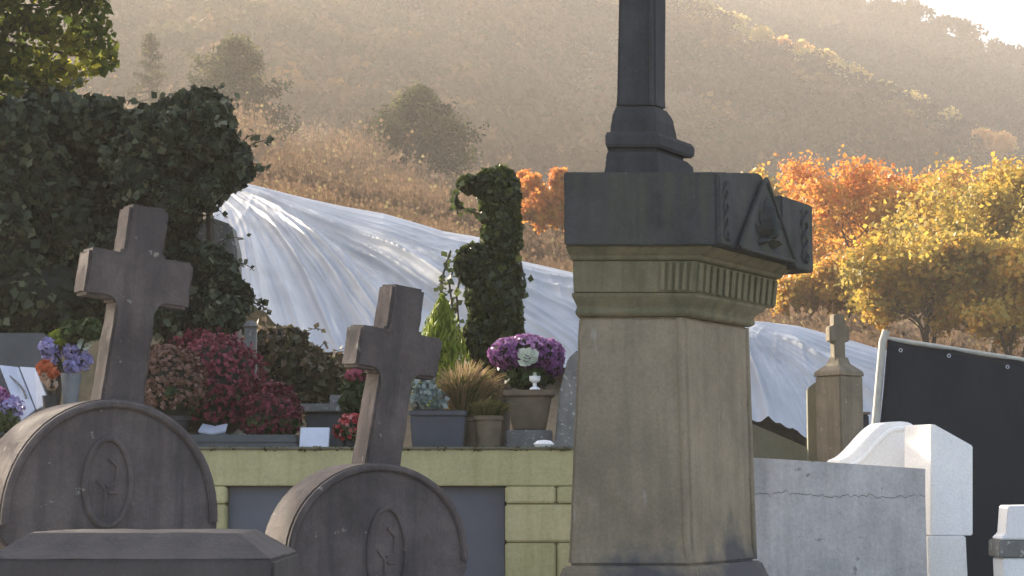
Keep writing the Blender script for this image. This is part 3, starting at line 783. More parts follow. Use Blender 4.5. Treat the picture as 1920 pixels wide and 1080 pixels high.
# ------------------------------------------------------------------ arched grave stelae with leaning crosses
cross_y = .13
def stele(label, px_c, Y, py_top, half_w, arch_h, thick, rot, lean, cross_h, bar_l, bar_py, post_w, post_d, neck_py, mark):
    zt_ = PZ(py_top, Y); x0 = PX(px_c, Y)
    t = thing('arched_gravestone', label, 'gravestone', (x0, Y, 0), 'arched gravestones topped with a cross')
    M_ = Matrix.Translation((x0, Y, 0)) @ Matrix.Rotation(rot, 4, 'Z')
    zn = zt_ - arch_h                      # springing of the arch
    out_ = []
    n = 28
    for k in range(n + 1):
        a = math.pi * k / n
        out_.append((half_w * math.cos(a), zn + arch_h * math.sin(a) ** .92 if 0 < k < n else zn))
    head = [(half_w, zn - .05), ] + out_ + [(-half_w, zn - .05), (-half_w + .05, zn - .10), (half_w - .05, zn - .10)]
    def ext(poly, y0, y1): return [[M_ @ Vector((x, y0, z)) for x, z in poly], [M_ @ Vector((x, y1, z)) for x, z in poly]]
    MB().loft(ext(head, 0, thick)).build('head', 'brown_stone', t, bevel=.012)
    # raised rim following the arch on the face
    rimp = [M_ @ Vector((x * .90, -.002, zn + (z - zn) * .90 - .005)) for x, z in out_]
    rim = [M_ @ Vector((x * .955, -.004, zn + (z - zn) * .955)) for x, z in out_]
    MB().tube(rim, .016, 8).build('rim_moulding', 'brown_stone', t, smooth=True)
    # lower body and plinth
    bw = half_w - .07
    MB().loft(ext([(bw, .42), (bw, zn - .10), (-bw, zn - .10), (-bw, .42)], .02, thick - .02)).build('body', 'brown_stone', t, bevel=.008)
    MB().loft(ext([(half_w + .08, -.02), (half_w + .08, .36), (half_w + .02, .42), (-half_w - .02, .42), (-half_w - .08, .36), (-half_w - .08, -.02)], -.1, thick + .1)).build('plinth', 'brown_stone', t, bevel=.01)
    # oval medallion with a monogram cut in it
    mz = zn + mark[1]; mxx = mark[0]; ra, rb_ = mark[2], mark[3]
    ov = [M_ @ Vector((mxx + ra * math.cos(q), -.004, mz + rb_ * math.sin(q) * (1.1 if math.sin(q) > 0 else 1))) for q in np.linspace(0, 2 * math.pi, 33)]
    med = MB().tube(ov, .011, 7).build('medallion_ring', 'brown_stone', t, smooth=True)
    for pl in (((-.5, .1), (-.12, -.12), (-.1, -.75)), ((.02, .62), (.42, .42), (.34, .02), (-.05, -.05)), ((.02, -.2), (.45, -.2))):
        MB().tube([M_ @ Vector((mxx + x * ra, -.003, mz + z * rb_)) for x, z in pl], .007, 6).build('monogram_stroke', 'brown_stone', med, smooth=True)
    # leaning cross
    Mc = Matrix.Translation(M_ @ Vector((cross_off, cross_y, zt_ - .03))) @ Matrix.Rotation(lean, 4, 'Y') @ Matrix.Rotation(rot, 4, 'Z')
    w, d = post_w / 2, post_d / 2
    bz = cross_h * bar_py; bh = .088
    g = .9
    poly = [(-w, 0), (w, 0), (w * g, bz - bh), (bar_l, bz - bh), (bar_l, bz + bh), (w * g, bz + bh), (w * g, cross_h), (-w * g, cross_h), (-w * g, bz + bh), (-bar_l, bz + bh), (-bar_l, bz - bh), (-w * g, bz - bh)]
    cr = MB().loft([[Mc @ Vector((x, -d, z)) for x, z in poly], [Mc @ Vector((x, d, z)) for x, z in poly]]).build('cross', 'brown_stone', t, bevel=.012)
    wear(cr, .014, 4)
    return t
cross_off = 0.045
stele('larger brown arched gravestone with leaning cross and oval medallion, nearest the left border', 212, 6.2, 747, .40, .45, .46, R(30), R(6.5), .755, .20, .64, .165, .15, 985, (-.02, .14, .085, .15))
cross_off = 0.04
stele('smaller brown arched gravestone with leaning cross in front of the grey panel', 712, 7.0, 868, .41, .40, .26, R(30), R(8), .775, .19, .64, .165, .15, 1040, (.035, .03, .085, .17))

# low plinth in front, lower left
pl = thing('grave_plinth', 'dark flat-topped stone plinth with sloping edges in the bottom left corner', 'grave plinth', (PX(240, 5), 5.2, 0))
Yp = 5.0
def rect(xa, xb, ya, yb, z): return [Vector((xa, ya, z)), Vector((xb, ya, z)), Vector((xb, yb, z)), Vector((xa, yb, z))]
xa, xb = PX(-40, Yp), PX(516, Yp)
MB().loft([rect(xa, xb, Yp, Yp + .6, -.02), rect(xa, xb, Yp, Yp + .6, PZ(1050, Yp))]).build('base', 'dark_stone', pl, bevel=.008)
MB().loft([rect(xa + .006, xb - .006, Yp + .006, Yp + .594, PZ(1050, Yp)), rect(xa + .06, xb - .05, Yp + .05, Yp + .55, PZ(1032, Yp)), rect(xa + .12, xb - .12, Yp + .12, Yp + .5, PZ(999, Yp + .12))]).build('sloping_top', 'dark_stone', pl, bevel=.004)
wear(bpy.data.objects['sloping_top'], .010, 4)

# ------------------------------------------------------------------ yellow burial vault
Yv = 10.0
va = thing('burial_vault', 'yellow painted block vault with a grey closing panel, flowers on its roof', 'burial vault', (PX(690, Yv), Yv + .3, 0))
zT, zL = PZ(839, Yv), PZ(911, Yv)
def vb(px0, px1, z0, z1, name, y0=Yv, y1=None, mat='yellow', bev=.006, par=va):
    if name == 'block': y0 += random.uniform(-.005, .003)
    o = MB().box((PX(px0, Yv), y0, z0), (PX(px1, Yv), y1 or y0 + .16, z1)).build(name, mat, par, bevel=bev)
    if name == 'lintel': wear(o, .008, 5)
    return o
vb(-160, 1108, zL, zT - .012, 'lintel')
vb(-160, 1108, zT - .011, zT + .004, 'coping', Yv - .012, Yv + .35, 'olive_stone', .004)
vb(426, 946, 0, zL - .004, 'closing_panel', Yv + .07, Yv + .11, 'grey_panel', .002)
core = vb(-155, 420, 0, zL - .003, 'mortar_bed', Yv + .014, Yv + .15, 'mortar', 0)
core2 = vb(953, 1104, 0, zL - .003, 'mortar_bed', Yv + .014, Yv + .15, 'mortar', 0)
MB().box((PX(-155, Yv), Yv + .17, 0), (PX(1104, Yv), Yv + .34, zT - .013)).build('rear_wall', 'mortar', va)
ch = .222; g = .008
k = 0; z1 = zL - .003
while z1 > .02:
    z0 = max(z1 - (ch if k else .105), 0)
    xs = [947, 1106] if k % 2 else [947, 1043, 1106]
    for i in range(len(xs) - 1):
        vb(xs[i] + (1.2 if i else 0), xs[i + 1] - 1.2, z0 + g, z1, 'block', Yv, Yv + .145, par=core2, bev=.009)
    xs = [425, 300, 170, 40, -90, -158] if k % 2 else [425, 365, 235, 105, -25, -158]
    for i in range(len(xs) - 1):
        vb(xs[i + 1] + 1.2, xs[i] - (1.2 if i else 0), z0 + g, z1, 'block', Yv, Yv + .145, par=core, bev=.009)
    z1 = z0; k += 1
TZ = zT + .004                      # roof level on which the flowers stand
MB().box((PX(-160, Yv), Yv + .36, 1.6), (PX(1108, Yv), Yv + .42, TZ)).build('roof_edge', 'olive_stone', va)
MB().box((PX(-160, Yv), Yv + .43, 1.65), (PX(1108, Yv), 13.4, TZ)).build('roof_slab', 'olive_stone', va)

MT['moss'] = leafmat('moss', [(0, (.03, .035, .012)), (.6, (.07, .075, .025)), (1, (.16, .14, .07))], .1, .9, .05)
_n = 1500; _u = rng.uniform(0, 1, _n); _u = _u[(np.sin(_u * 61) + np.sin(_u * 143 + 1) + rng.normal(0, .5, _n)) > .25]
_C = np.stack([PX(330, Yv) + _u * (PX(1085, Yv) - PX(330, Yv)), Yv - .012 + rng.uniform(-.006, .03, len(_u)), TZ - .012 + rng.uniform(-.012, .014, len(_u))], 1)
leaf_obj('moss', _C, np.tile([0, -.6, .8], (len(_C), 1)), .014, 'moss', va, rng.random(len(_C)), rnd=.9)

# ------------------------------------------------------------------ flowers, pots and plaques on the vault
MT['red_bloom'] = leafmat('dark_red_blooms', [(0, (.07, .015, .02)), (.5, (.19, .03, .05)), (1, (.34, .08, .11))], .15)
MT['faded_bloom'] = leafmat('faded_blooms', [(0, (.07, .04, .025)), (.5, (.19, .10, .07)), (1, (.31, .19, .15))], .2)
MT['green_leaf'] = leafmat('green_leaves', [(0, (.02, .035, .012)), (.5, (.045, .075, .022)), (1, (.09, .13, .04))], .3)
MT['grey_leaf'] = leafmat('silver_leaves', [(0, (.13, .18, .17)), (.5, (.22, .28, .27)), (1, (.34, .40, .38))], .2)
MT['ivy'] = leafmat('ivy_leaves', [(0, (.014, .020, .012)), (.5, (.035, .050, .026)), (.85, (.062, .080, .042)), (1, (.12, .13, .075))], .22, .5, .2)
MT['ivy_bright'] = leafmat('bright_ivy_leaves', [(0, (.025, .035, .012)), (.5, (.055, .075, .025)), (1, (.13, .15, .04))], .4, .4, .35)  # paler, yellower leaves than the other ivy
MT['lime'] = leafmat('lime_needles', [(0, (.10, .14, .015)), (.5, (.22, .28, .03)), (1, (.34, .38, .07))], .4)
MT['blade'] = leafmat('grass_blades', [(0, (.04, .06, .018)), (.4, (.10, .12, .035)), (.7, (.24, .20, .09)), (1, (.38, .27, .16))], .35)
MT['hedge'] = leafmat('mixed_bank_leaves', [(0, (.03, .035, .015)), (.5, (.075, .075, .03)), (.8, (.15, .10, .06)), (1, (.32, .26, .20))], .3)
MT['purple'] = leafmat('purple_blooms', [(0, (.12, .04, .14)), (.5, (.27, .10, .28)), (1, (.46, .26, .44))], .25)
MT['lilac'] = leafmat('lilac_blooms', [(0, (.20, .18, .36)), (.5, (.32, .29, .55)), (1, (.50, .48, .70))], .25)
MT['white_petal'] = leafmat('white_petals', [(0, (.50, .56, .46)), (1, (.72, .76, .66))], .25)
MT['orange_petal'] = leafmat('orange_petals', [(0, (.42, .08, .03)), (1, (.55, .16, .06))], .25)
MT['cream_petal'] = leafmat('cream_petals', [(0, (.40, .28, .20)), (1, (.55, .42, .32))], .25)
MT['red_petal'] = leafmat('red_petals', [(0, (.30, .02, .03)), (.6, (.45, .05, .06)), (1, (.60, .30, .28))], .2)
MT['vase'] = plain('grey_vase', (.20, .22, .23), .5, .15)
def pot(par, c, r, h, mat='plastic_pot', name='pot'):
    MB().lathe([(0.0, 0), (r * .76, 0), (r * .95, h * .86), (r * 1.04, h * .87), (r * 1.04, h), (r * .9, h), (r * .86, h * .9), (0.0, h * .9)], c, 20).build(name, mat, par, smooth=True)
def mum(label, pxc, Y, py_top, py_mid, rx, mat, n, pot_r=.14, hue=.5, group='chrysanthemums in pots on the vault', rz=None):
    c = Vector((PX(pxc, Y), Y, TZ)); R_ = rx * Y / F
    zt2 = PZ(py_top, Y); zc = PZ(py_mid, Y)
    t = thing('chrysanthemum_pot', label, 'potted flowers', c, group)
    ph = max(.1, min(.2, zc - TZ - .05))
    pot(t, c, pot_r, ph)
    rzv = zt2 - zc
    d = sphere_pts(n * 2); d = d[d[:, 2] > -.55][:n]
    C = np.array([c.x, c.y, zc]) + d * np.array([R_, R_, rzv]) * (1 + .16 * vnoise(d * 2.6 + pxc, 3, 1.2) + rng.normal(0, .05, len(d)))[:, None]
    low = d[:, 2] < -.5
    blobs = [((c.x, c.y, zc), (R_ * .95, R_ * .95, rzv * .95)), ((c.x, c.y, zc - rzv * .35), (R_ * .7, R_ * .7, rzv * .5))]
    blob_core(blobs, 'stems', 'core', t, .93)
    fl = ~low
    # every bloom is a little rosette of petals
    k = 5
    Cc = np.repeat(C[fl], k, 0) + rng.normal(size=(fl.sum() * k, 3)) * .006
    Nn = np.repeat(d[fl], k, 0)
    leaf_obj('blooms', Cc, Nn, .026, mat, t, np.clip(np.repeat(rng.normal(hue, .2, fl.sum()), k) + rng.normal(0, .08, fl.sum() * k), 0, 1), rnd=.55)
    ms = 260
    dd = sphere_pts(ms); dd[:, 2] = -np.abs(dd[:, 2]) * .8
    leaf_obj('leaves', np.array([c.x, c.y, zc]) + dd * np.array([R_, R_, rzv * .9]), dd, .045, 'green_leaf', t, rng.random(ms), rnd=.6)
    return t
mum('big round dark red chrysanthemum right of the larger leaning cross', 392, 10.95, 629, 735, 92, 'red_bloom', 1500, .16)
mum('faded pinkish-brown chrysanthemum touching the larger leaning cross', 312, 10.62, 655, 730, 68, 'faded_bloom', 1000, .14)
mum('small dark red chrysanthemum at the foot of the big round one', 508, 10.7, 722, 782, 52, 'red_bloom', 600, .10, .25)
mum('tiny red and pink flower pot just left of the smaller cross', 660, 10.55, 779, 806, 30, 'red_petal', 130, .07, .55)
# slabs and plaques
sl = thing('grave_slab', 'low dark stone slab lying in front of the chrysanthemums', 'grave slab', (PX(470, 10.45), 10.6, TZ))
MB().box((PX(285, 10.45), 10.45, TZ), (PX(556, 10.45), 10.85, TZ + .03)).build('base', 'slab', sl, bevel=.005)
MB().box((PX(290, 10.45), 10.47, TZ + .03), (PX(552, 10.45), 10.84, PZ(815, 10.5))).build('top', 'slab', sl, bevel=.008)
def plaque(label, px0, px1, py0, Y, mat, lean=.06, name='memorial_plaque'):
    t = thing(name, label, 'plaque', (PX((px0 + px1) / 2, Y), Y, TZ))
    z = PZ(py0, Y)
    MB().prism([Vector((PX(px0, Y), Y, TZ)), Vector((PX(px1, Y), Y, TZ)), Vector((PX(px1, Y), Y + lean, z)), Vector((PX(px0, Y), Y + lean, z))], Vector((0, .03, 0))).build('tablet', mat, t, bevel=.004)
    MB().box((PX(px0, Y) + .03, Y + .03, TZ), (PX(px1, Y) - .03, Y + lean + .07, TZ + .03)).build('stand', 'slab', t, bevel=.003)
    return t
plaque('small white tablet between the dark slab and the tiny red flower pot', 560, 615, 801, 10.42, 'white_plaque')
sz_ = PZ(815, 10.5)
cp = thing('small_book_plaque', 'small pale open-book plaque lying on the dark slab', 'plaque', (PX(398, 10.6), 10.6, sz_))
for sg in (-1, 1):
    x_ = PX(398, 10.6)
    MB().prism([Vector((x_, 10.55, sz_ + .012)), Vector((x_ + sg * .085, 10.55, sz_ + .028)), Vector((x_ + sg * .078, 10.66, sz_ + .075)), Vector((x_, 10.66, sz_ + .06))], Vector((0, .006, -.014))).build('page', 'white_plaque', cp, bevel=.003)
MB().box((PX(398, 10.6) - .08, 10.56, sz_), (PX(398, 10.6) + .08, 10.68, sz_ + .012)).build('cover', 'slab', cp, bevel=.002)
st = thing('stone_bench_tomb', 'low grey stone tomb with a projecting ledge behind the small white tablet', 'tomb', (PX(600, 11.4), 11.5, TZ))
MB().box((PX(572, 11.4), 11.42, TZ), (PX(690, 11.4), 11.9, PZ(772, 11.4))).build('base', 'slab', st, bevel=.006)
MB().box((PX(562, 11.4), 11.36, PZ(772, 11.4)), (PX(700, 11.4), 11.95, PZ(757, 11.4))).build('ledge', 'grey_stone', st, bevel=.006)
MB().box((PX(610, 11.4), 11.6, PZ(757, 11.4)), (PX(640, 11.4), 11.75, PZ(738, 11.4))).build('block_on_ledge', 'grey_stone', st, bevel=.006)
# planter with silver foliage and a grass clump
pn = thing('flower_planter', 'dark slate trough planter right of the smaller cross, with silvery leaves', 'planter', (PX(820, 10.5), 10.6, TZ))
x0_, x1_ = PX(768, 10.45), PX(872, 10.45); zz = PZ(770, 10.45)
MB().loft([rect(x0_ + .015, x1_ - .015, 10.46, 10.72, TZ), rect(x0_, x1_, 10.45, 10.75, zz - .03)]).build('trough', 'planter', pn, bevel=.006)
MB().box((x0_ - .008, 10.44, zz - .03), (x1_ + .008, 10.76, zz)).build('rim', 'planter', pn, bevel=.005)
MB().box((x0_ + .02, 10.46, zz - .001), (x1_ - .02, 10.74, zz + .008)).build('soil', 'soil', pn)
p, nn = blob_surface([((PX(792, 10.55), 10.58, zz + .10), (.10, .10, .13)), ((PX(815, 10.55), 10.6, zz + .06), (.08, .08, .08))], 420, .6, .2, 8)
leaf_obj('silver_leaves', p, nn, .05, 'grey_leaf', pn, rng.random(len(p)), aspect=.5, rnd=.6)
def grass(label, pxc, Y, py_top, wpx, n, z0, mat='blade', name='ornamental_grass', with_pot=True, potr=.12, tilt=.25, hues=(.45, .28)):
    c = Vector((PX(pxc, Y), Y, z0)); H = PZ(py_top, Y) - z0; W = wpx * Y / F / 2
    t = thing(name, label, 'plant', c)
    ph = .2 if with_pot else 0
    if with_pot: pot(t, c, potr, ph, 'clay')
    Vs, Fs, Ts = [], [], []; o = 0
    for k in range(n):
        a = rng.uniform(0, 6.28); f = rng.random() ** .6; h = (H - ph) * rng.uniform(.55, 1.05) * (1 - .25 * f)
        b0 = np.array([c.x + math.cos(a) * potr * .6 * f, c.y + math.sin(a) * potr * .6 * f, z0 + ph * .9])
        d = np.array([math.cos(a) * W * f + tilt * W * .6, math.sin(a) * W * f, 0])
        sd_ = np.array([-math.sin(a), math.cos(a), 0]); sd_ = sd_ * .5 + np.array([1, 0, 0]) * .5
        tt = rng.normal(*hues)
        prev = None; w = .0045 * rng.uniform(.7, 1.5)
        for s, (q, zf) in enumerate(((0, 0), (.25, .45), (.6, .8), (1.0, 1.0 - .12 * f))):
            pt = b0 + d * q + np.array([0, 0, h * zf]); ww = w * (1.0, 1.1, .9, .25)[s]
            Vs += [tuple(pt - sd_ * ww), tuple(pt + sd_ * ww)]
            if s: Fs.append((o + 2 * s - 2, o + 2 * s - 1, o + 2 * s + 1, o + 2 * s)); Ts.append(np.clip(tt + .14 * s, 0, 1))
        o += 8
    fo = fast_mesh('blades', np.array(Vs), np.array(Fs), mat, t, Ts); fo['kind'] = 'stuff'
    return t
grass('tan ornamental grass leaning right behind the slate trough', 868, 10.85, 660, 130, 900, TZ)
grass('short dark green grassy pot below the purple wreath', 915, 10.55, 735, 70, 350, TZ, potr=.09, hues=(.2, .2))
# small plant with a red flower behind the smaller cross
cy_ = thing('cyclamen_pot', 'green potted plant with dark red flowers left of the smaller cross', 'potted flowers', (PX(668, 11.1), 11.1, TZ))
c = Vector((PX(668, 11.1), 11.1, TZ)); pot(cy_, c, .1, .16)
p, nn = blob_surface([((c.x, c.y, PZ(745, 11.1)), (.10, .10, .14)), ((c.x + .03, c.y, PZ(725, 11.1)), (.08, .08, .08))], 500, .5, .2, 3)
leaf_obj('leaves', p, nn, .05, 'green_leaf', cy_, rng.random(len(p)) * .8, rnd=.6)
p, nn = blob_surface([((c.x + .0, c.y - .03, PZ(703, 11.1)), (.075, .07, .05)), ((c.x + .06, c.y - .03, PZ(690, 11.1)), (.05, .05, .05))], 260, .5, .3, 4)
leaf_obj('blooms', p, nn, .035, 'red_bloom', cy_, np.clip(rng.normal(.75, .2, len(p)), 0, 1), rnd=.6)
# lime conifer
def conifer_small(label, pxc, Y, py_top, wpx):
    c = Vector((PX(pxc, Y), Y, TZ)); H = PZ(py_top, Y) - TZ; W = wpx * Y / F / 2
    t = thing('dwarf_conifer', label, 'shrub', c)
    pot(t, c, .13, .2, 'clay')
    MB().tube([c + Vector((0, 0, .15)), c + Vector((0, 0, H * .9))], [.02, .008], 6).build('stem', 'bark', t)
    n = 3400; f = rng.random(n) ** .8; a = rng.uniform(0, 6.28, n)
    r_ = W * (1 - f ** 3.2) * rng.uniform(.45, 1.05, n) * (1 + .15 * np.sin(a * 5)) + .01
    C = np.stack([c.x + np.cos(a) * r_, c.y + np.sin(a) * r_, c.z + .2 + f * (H - .22)], 1)
    N = np.stack([np.cos(a), np.sin(a), np.full(n, .2)], 1)
    leaf_obj('needles', C, N, .055, 'lime', t, np.clip(rng.normal(.5, .22, n), 0, 1), aspect=.25, rnd=.4, along=np.tile([0, 0, 1.0], (n, 1)))
conifer_small('bright lime-green dwarf conifer between the smaller cross and the ivy column', 828, 11.6, 553, 100)
# stone urn with the purple wreath
ur = thing('stone_urn', 'square tapering stone urn under the purple and white flower dome', 'urn', (PX(988, 10.8), 10.8, TZ))
Yu = 10.7
def sq(px0, px1, dy, z): return rect(PX(px0, Yu) , PX(px1, Yu), Yu + dy, Yu + .34 - dy, z)
MB().box((PX(948, Yu), Yu, TZ), (PX(1036, Yu), Yu + .34, PZ(806, Yu))).build('foot', 'grey_stone', ur, bevel=.008)
MB().loft([sq(962, 1024, .04, PZ(806, Yu)), sq(948, 1036, .01, PZ(742, Yu))]).build('bowl', 'clay', ur, bevel=.008)
MB().box((PX(943, Yu), Yu - .01, PZ(742, Yu)), (PX(1041, Yu), Yu + .35, PZ(731, Yu))).build('rim', 'clay', ur, bevel=.005)
def rose(par, c, r, mat, nrm=(0, -1, .25), name='rose'):
    c = Vector(c); n_ = Vector(nrm).normalized(); a_ = n_.orthogonal().normalized(); b_ = n_.cross(a_)
    mb = MB(); tint = []
    for ringk, (rr, cnt, dep) in enumerate(((1.0, 7, -.25), (.72, 6, .0), (.46, 5, .22), (.24, 3, .4))):
        rr0, dep0 = rr, dep
        for k in range(cnt):
            rr = rr0 * random.uniform(.82, 1.15); dep = dep0 + random.uniform(-.16, .16)
            q = 2 * math.pi * k / cnt + ringk * .5 + random.gauss(0, .12); w = math.pi / cnt * 1.25
            def pt(ang, rad, h): return c + (a_ * math.cos(ang) + b_ * math.sin(ang)) * rad * r + n_ * h * r
            v = [pt(q - w, rr * .55, dep - .1), pt(q + w, rr * .55, dep - .1), pt(q + w * .9, rr * .95, dep + .25), pt(q, rr * 1.08, dep + .28), pt(q - w * .9, rr * .95, dep + .25)]
            mb.add(v, [(0, 1, 2, 3, 4)]); tint.append(random.random())
    me = bpy.data.meshes.new(name); me.from_pydata(mb.v, [], mb.f); me.update()
    at = me.attributes.new('tint', 'FLOAT', 'FACE'); at.data.foreach_set('value', np.array(tint, dtype=np.float32))
    return link(name, me, mat, par)
ux, uy, uz = PX(988, 10.75), 10.85, PZ(731, 10.75)
wr = thing('flower_wreath', 'dome of purple flowers with one white rose on the stone urn', 'flower arrangement', (ux, uy, uz))
blobs = [((PX(952, 10.8), uy, PZ(664, 10.8)), (.12, .13, .10)), ((PX(988, 10.8), uy, PZ(660, 10.8)), (.15, .15, .11)), ((PX(1028, 10.8), uy, PZ(668, 10.8)), (.10, .12, .11)), ((PX(1036, 10.8), uy - .02, PZ(690, 10.8)), (.06, .08, .06))]
blob_core(blobs, 'foam', 'core', wr, .85)
MB().tube([(ux, uy, uz - .02), (ux, uy, PZ(672, 10.8))], .03, 8).build('stalk', 'core', wr)
p, nn = blob_surface(blobs, 1500, .1, .12, 6)
leaf_obj('purple_blooms', p, nn, .032, 'purple', wr, np.clip(rng.normal(.5, .22, len(p)) + .25 * (p[:, 2] - PZ(664, 10.8)) / .1, 0, 1), rnd=.7)
p, nn = blob_surface([((ux + .01, uy, PZ(706, 10.8)), (.16, .12, .075))], 420, .6, .2, 7)
leaf_obj('leaves', p, nn, .05, 'green_leaf', wr, rng.random(len(p)), rnd=.7)
rose(wr, (PX(989, 10.65), 10.68, PZ(667, 10.68)), .068, 'white_petal')
wo_ = thing('candle_holder', 'small white candle holder on the urn rim below the white rose', 'ornament', (PX(1003, 10.72), 10.72, uz))
MB().lathe([(0, 0), (.035, 0), (.03, .01), (.012, .02), (.012, .04), (.034, .055), (.036, .085), (.0, .088)], (PX(1003, 10.72), 10.72, uz), 14).build('holder', 'white_stone', wo_, smooth=True)
MB().lathe([(0, 0), (.012, 0), (.01, .02), (0, .022)], (PX(1003, 10.72), 10.72, uz + .087), 8).build('candle', 'white_petal', wo_, smooth=True)
pb = MB().lathe([(0, 0), (.05, .004), (.062, .02), (.04, .04), (0, .045)], (PX(1020, 10.2), 10.2, TZ), 12, 1, .7).build('pebble', 'white_stone', smooth=True)
tag(pb, 'small white pebble on the vault roof beside the tall monument', 'stone')
gs = thing('lichen_headstone', 'narrow grey lichened headstone half hidden behind the tall monument, right of the urn', 'headstone', (PX(1065, 10.6), 10.7, TZ))
MB().prism([Vector((PX(a_, 10.6), 10.6, z)) for a_, z in ((1040, TZ), (1105, TZ), (1105, PZ(672, 10.6)), (1085, PZ(655, 10.6)), (1066, PZ(672, 10.6)), (1050, PZ(735, 10.6)))], Vector((0, .18, 0))).build('slab', 'grey_stone', gs, bevel=.01)
MB().box((PX(1036, 10.6), 10.56, TZ), (PX(1100, 10.6), 10.84, TZ + .05)).build('foot', 'grey_stone', gs, bevel=.006)
# left end: open book, vase, small bouquets, dark headstones
bk = thing('open_book_plaque', 'open book of white marble propped up at the left border', 'plaque', (PX(42, 10.4), 10.5, TZ))
def page(pts, name): 
    q = [P(x, y, Y_) for x, y, Y_ in pts]; MB().prism(q, Vector((0, .035, -.012))).build(name, 'white_plaque', bk, bevel=.004)
page([(-2, 684, 10.62), (34, 688, 10.66), (66, 768, 10.46), (40, 790, 10.42)], 'left_page')
page([(36, 687, 10.655), (66, 689, 10.60), (93, 756, 10.40), (68, 768, 10.455)], 'right_page')
MB().prism([P(x, y, Y_) for x, y, Y_ in ((-8, 683, 10.66), (68, 688, 10.68), (96, 760, 10.5), (34, 796, 10.48))], Vector((0, .02, -.01))).build('cover', 'slab', bk, bevel=.003)
MB().box((PX(20, 10.6), 10.5, TZ), (PX(75, 10.6), 10.62, PZ(775, 10.5))).build('stand', 'slab', bk, bevel=.004)
MB().tube([P(18 + t * 30 + 7 * math.sin(t * 3), 705 + t * 42, 10.60 - t * .1) for t in np.linspace(0, 1, 8)], .006, 6).build('inlaid_stem', 'grey_stone', bk, smooth=True)
def bouquet(name, label, pxc, Y, z0, parts, vase_r, vase_h, vmat='vase', cat='flowers'):
    c = Vector((PX(pxc, Y), Y, z0)); t = thing(name, label, cat, c)
    MB().lathe([(0, 0), (vase_r * .7, 0), (vase_r * .8, vase_h * .3), (vase_r * .75, vase_h * .7), (vase_r, vase_h), (vase_r * .85, vase_h), (vase_r * .6, vase_h * .8), (0, vase_h * .8)], c, 16).build('vase', vmat, t, smooth=True)
    for k, (nm, mat, px, py, r_, n, lf) in enumerate(parts):
        q = P(px, py, Y + random.uniform(-.05, .05)); rr = r_ * Y / F
        MB().tube([c + Vector((0, 0, vase_h * .8)), (c + Vector((0, 0, vase_h)) + q) * .5, q], .006, 5).build('stem', 'green_leaf' if False else 'core', t)
        if nm == 'rose': rose(t, q, rr, mat); continue
        p, nn = blob_surface([((q.x, q.y, q.z), (rr, rr, rr * .9))], n, .4, .2, k + 30)
        leaf_obj(nm, p, nn, lf, mat, t, np.clip(rng.normal(.5, .25, len(p)), 0, 1), rnd=.6)
    return t
bouquet('flower_vase', 'grey vase of lilac flowers with a cream rose, left of the larger cross', 128, 10.55, TZ,
        [('lilac_bloom', 'lilac', 92, 650, 17, 130, .04), ('lilac_bloom', 'lilac', 97, 672, 15, 110, .04), ('lilac_bloom', 'lilac', 134, 660, 15, 100, .04), ('lilac_bloom', 'lilac', 155, 675, 16, 100, .04), ('lilac_bloom', 'lilac', 135, 688, 14, 90, .035),
         ('leaves', 'lime', 115, 636, 21, 170, .045), ('leaves', 'green_leaf', 135, 622, 22, 170, .05), ('leaves', 'green_leaf', 168, 618, 20, 170, .05), ('rose', 'white_petal', 161, 641, 15, 0, 0)], .065, PZ(700, 10.55) - TZ)
bouquet('flower_vase', 'dark vase of orange and cream flowers beside the open book', 90, 10.35, TZ,
        [('orange_bloom', 'orange_petal', 84, 690, 15, 120, .04), ('cream_bloom', 'cream_petal', 90, 708, 13, 90, .035), ('cream_bloom', 'cream_petal', 95, 722, 11, 70, .03), ('orange_bloom', 'orange_petal', 100, 700, 9, 50, .03)], .05, PZ(742, 10.35) - TZ, 'plastic_pot')
bouquet('flower_vase', 'pot of small mauve flowers under the open book at the left border', 8, 10.2, TZ,
        [('mauve_bloom', 'purple', -5, 748, 28, 220, .035), ('mauve_bloom', 'lilac', 22, 765, 22, 160, .03), ('leaves', 'green_leaf', 8, 785, 28, 160, .04)], .09, .08, 'plastic_pot')
dh = thing('dark_headstone', 'dark polished headstone behind the open book at the left border', 'headstone', (PX(30, 11.3), 11.3, TZ))
MB().prism([Vector((PX(a_, 11.3), 11.3, z)) for a_, z in ((-70, TZ), (84, TZ), (84, PZ(640, 11.3)), (72, PZ(624, 11.3)), (22, PZ(624, 11.3)), (-70, PZ(624, 11.3)))], Vector((0, .12, 0))).build('slab', 'slab', dh, bevel=.008)
MB().box((PX(-80, 11.3), 11.2, TZ), (PX(94, 11.3), 11.52, TZ + .1)).build('foot', 'slab', dh, bevel=.008)
ps = thing('stone_post', 'small grey stone post just right of the big red chrysanthemum', 'stone post', (PX(463, 11.8), 11.85, TZ))
MB().loft([rect(PX(449, 11.8), PX(477, 11.8), 11.8, 11.9, TZ), rect(PX(452, 11.8), PX(474, 11.8), 11.81, 11.89, PZ(612, 11.8))]).build('post', 'grey_stone', ps, bevel=.006)
MB().loft([rect(PX(448, 11.8), PX(478, 11.8), 11.79, 11.91, PZ(612, 11.8)), rect(PX(458, 11.8), PX(468, 11.8), 11.84, 11.86, PZ(600, 11.8))]).build('top', 'grey_stone', ps, bevel=.003)

